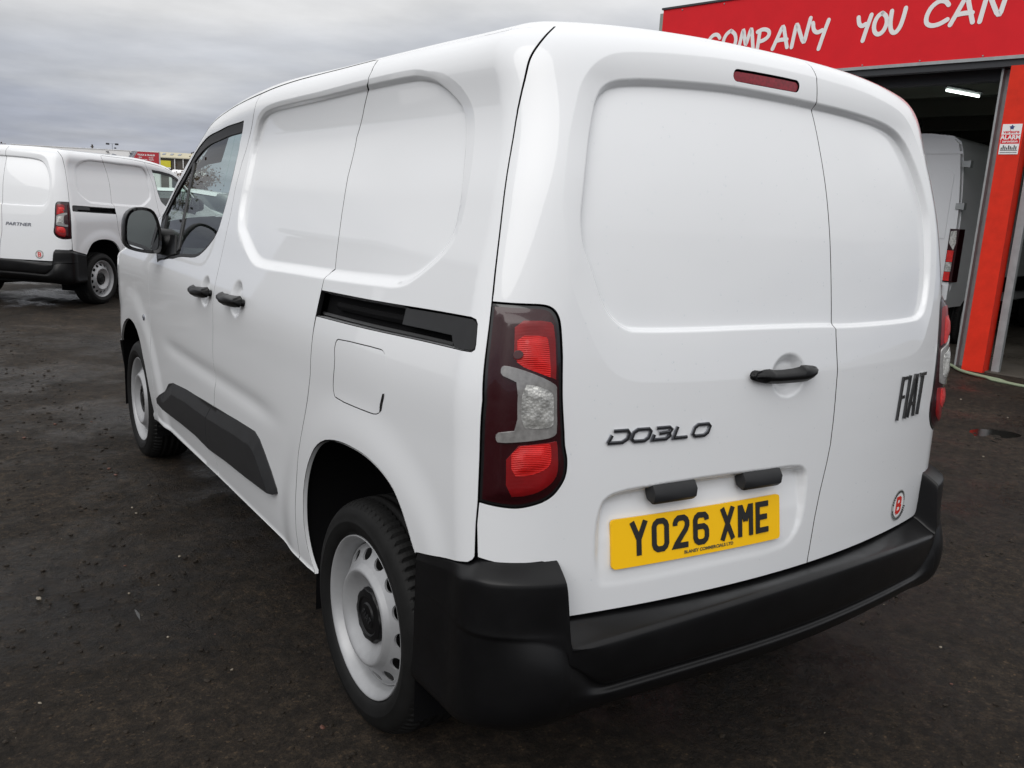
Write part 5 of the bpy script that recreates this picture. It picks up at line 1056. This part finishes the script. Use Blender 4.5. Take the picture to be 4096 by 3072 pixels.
# floodlight mast and utility pole
mst=empty('floodlight_mast',(26.2,157.6,0)); tag(mst,'thin floodlight mast with two lamp heads above the distant roof','lamp post'); mst.matrix_world=Matrix.Translation((26.2,157.6,0))
MB().tube([(0,0,0),(0,0,8.3)],[.10,.06],8).build('pole','far_grey',mst,True); MB().tube([(-.75,.5,8.25),(.75,-.5,8.25)],.035,6).build('crossbar','far_grey',mst,True)
for k in(-1,1): MB().box((k*.62,-k*.42,8.18),(.55,.35,.30),bev=.06).build('lamp_head','far_dark',mst)
MB().box((.4,-.3,7.55),(.3,.25,.22),bev=.04).build('camera_head','far_dark',mst)
o=empty('utility_pole',(23.3,158.6,0)); tag(o,'dark wooden utility pole standing by the distant white unit','pole'); o.matrix_world=Matrix.Translation((23.3,158.6,0))
MB().tube([(0,0,0),(.02,0,7.9)],[.16,.13],8).build('pole_shaft','bark',o,True); MB().box((.0,0,7.55),(.5,.12,.12)).build('crossarm','bark',o)
# lorry cab far off
lor=empty('lorry',(14.4,62.9,0),math.radians(-18)); tag(lor,'distant white lorry just past the van windscreen pillar','lorry')
def rl(y,x0,z0,z1,w): return [(-w+.0,y,z0),(w,y,z0),(w,y,z1-.25),(w-.18,y,z1),(-w+.18,y,z1),(-w,y,z1-.25)]
MB().loft([rl(-1.0,0,.5,2.55,1.18),rl(-.85,0,.45,2.68,1.2),rl(.6,0,.45,2.78,1.2),rl(.9,0,.45,2.72,1.2)]).build('cab','far_white',lor); MB().box((0,-1.0,1.85),(2.0,.10,.72),bev=.04).build('windscreen','far_glass',lor); MB().box((0,-1.02,1.05),(1.7,.10,.55),bev=.03).build('grille','far_dark',lor); MB().box((0,4.2,1.05),(2.4,6.2,.25)).build('flat_bed','far_grey',lor)
for x in(-.8,.8): MB().box((x,-1.03,.82),(.34,.08,.18),bev=.03).build('headlight','far_glass',lor)
for x in(-1.05,1.05):
    for y in(-.1,4.6,6.2):
        t_=np.linspace(0,2*np.pi,18,endpoint=False); MB().loft([[(x+dx,y+.48*r*math.cos(q),.48+.48*r*math.sin(q)) for q in t_] for dx,r in((-.14,.9),(-.12,1),(.12,1),(.14,.9))]).build('wheel','tyre',lor,True)
# parked white car glimpsed through the cab glass
car=empty('hatchback_car',(3.3,17.3,-.02),math.radians(58)); tag(car,'white hatchback glimpsed through the front van side window','car')
def csec(y,z0,z1,w,zi): return [(-w,y,z0),(-w*1.02,y,(z0+zi)/2),(-w,y,zi),(-w*.86,y,z1-.06),(-w*.6,y,z1),(w*.6,y,z1),(w*.86,y,z1-.06),(w,y,zi),(w*1.02,y,(z0+zi)/2),(w,y,z0)]
MB().loft([csec(-1.95,.35,.78,.70,.6),csec(-1.85,.28,.88,.80,.7),csec(-1.3,.24,.93,.86,.78),csec(-.8,.22,.97,.87,.80),csec(0,.22,.98,.88,.82),csec(1.2,.22,.98,.88,.84),csec(1.9,.28,.95,.84,.80),csec(2.02,.40,.90,.76,.7)]).build('body','paint_far',car,True)
gsec=lambda y,z1,w:[(-.80,y,.90),(-w,y,z1-.07),(-w*.8,y,z1),(w*.8,y,z1),(w,y,z1-.07),(.80,y,.90)]
MB().loft([gsec(-.95,.98,.72),gsec(-.35,1.38,.62),gsec(.3,1.46,.64),gsec(1.1,1.44,.64),gsec(1.75,1.15,.62),gsec(1.9,1.0,.66)]).build('cabin_glass','far_glass',car,True)
MB().loft([[(-w,y,z-.05),(-w*.8,y,z+.012),(w*.8,y,z+.012),(w,y,z-.05)] for y,z,w in((-.30,1.40,.60),(.3,1.465,.63),(1.1,1.45,.63),(1.45,1.34,.62))]).build('roof','paint_far',car,True)
for x in(-.80,.80):
    for y in(-1.25,1.25): t_=np.linspace(0,2*np.pi,20,endpoint=False); MB().loft([[(x+dx,y+.31*r*math.cos(q),.31+.31*r*math.sin(q)) for q in t_] for dx,r in((-.10,.9),(-.08,1),(.08,1),(.10,.9),(.095,.62),(.07,.58),(.06,.1))]).build('wheel','tyre',car,True)
for x in(-.6,.6): MB().box((x,-1.86,.70),(.30,.12,.14),bev=.04).build('headlight','lamp_clear',car)
# trees: recursive limbs and loose leaf clumps
def tree(name,loc,h,spread,leafmat,label,nleaf,seed,lsz=.05,low=False):
    r=np.random.default_rng(seed); root=empty(name,loc); tag(root,label,'tree' if not low else 'shrub'); mb=MB(); tips=[]
    def limb(p,d,L,rad,lev):
        n=4; pts=[p]; q=np.array(p); dd=np.array(d)
        for i in range(n): dd=unit(dd+r.normal(0,.13,3)+[0,0,.04]); q=q+dd*L/n; pts.append(q.copy()); 
        mb.tube(pts,np.linspace(rad,rad*.55,n+1),5 if lev else 8,False)
        if lev<4:
            for k in range(3 if lev<2 else 2):
                nd=unit(dd+r.normal(0,.55*spread,3)+[0,0,.15]); limb(pts[-1-(k%2)],nd,L*r.uniform(.6,.8),rad*.55,lev+1)
        if lev>=2: tips.extend(pts[1:])
    for k in range(1 if not low else 4): limb(np.array([r.normal(0,.12*low),r.normal(0,.12*low),0]),unit(np.array([r.normal(0,.3*low),r.normal(0,.3*low),1])),h*.34,h*.022,0)
    mb.build('trunk','bark',root,True); T_=np.array(tips); c=T_[r.integers(0,len(T_),nleaf)]+r.normal(0,h*.035,(nleaf,3)); V=[];F=[]
    a=unit(r.normal(size=(nleaf,3))); b=unit(np.cross(a,r.normal(size=(nleaf,3)))); s_=lsz*r.uniform(.6,1.4,(nleaf,1)); V=np.stack([c-a*s_,c+b*s_*.5,c+a*s_,c-b*s_*.5],1).reshape(-1,3); F=np.arange(nleaf*4).reshape(-1,4)
    mesh_obj('crown',V,F,leafmat,root,smooth=False); return root
tree('autumn_tree',(3.3,72.,0),4.3,1.0,'leaf_brown','brown autumn tree top showing over the far van roof',2600,5,.10)
tree('autumn_shrub',(6.9,30.4,0),2.9,1.0,'leaf_brown','tall brown shrub glimpsed through the front van side window',2600,8,.05,True)
tree('green_shrub',(8.6,31.5,0),1.7,1.2,'leaf_green','low dark green shrub beside the brown shrub, seen through the van window',1800,9,.05,True)

pmat('shed_grey',(.20,.21,.225),rough=.6,vary=(.6,.1))
shed=empty('grey_shed',(-14.5,24.,0)); tag(shed,'grey shed off to the left, mirrored faintly in the van side panels','building'); shed.matrix_world=Matrix.Translation((-14.5,24,0))
MB().prism([(-4.5,0),(4.5,0),(4.5,4.79),(0,6.08),(-4.5,4.79)],-4,4,lambda x,y,z:(x,z,y)).build('wall','shed_grey',shed); MB().prism([(-4.8,4.8),(0,6.1),(4.8,4.8),(4.8,4.95),(0,6.25),(-4.8,4.95)],-4.2,4.2,lambda x,y,z:(x,z,y)).build('roof','far_grey',shed)
for x in(-2.6,2.0): MB().box((x,-4.04,1.9),(3.0,.10,3.6)).build('roller_door','far_white',shed)
tree('bare_tree',(-3.6,17.5,-.02),4.6,1.0,'leaf_brown','brown leaved tree left of the yard, mirrored in the van side window',2600,12,.06)
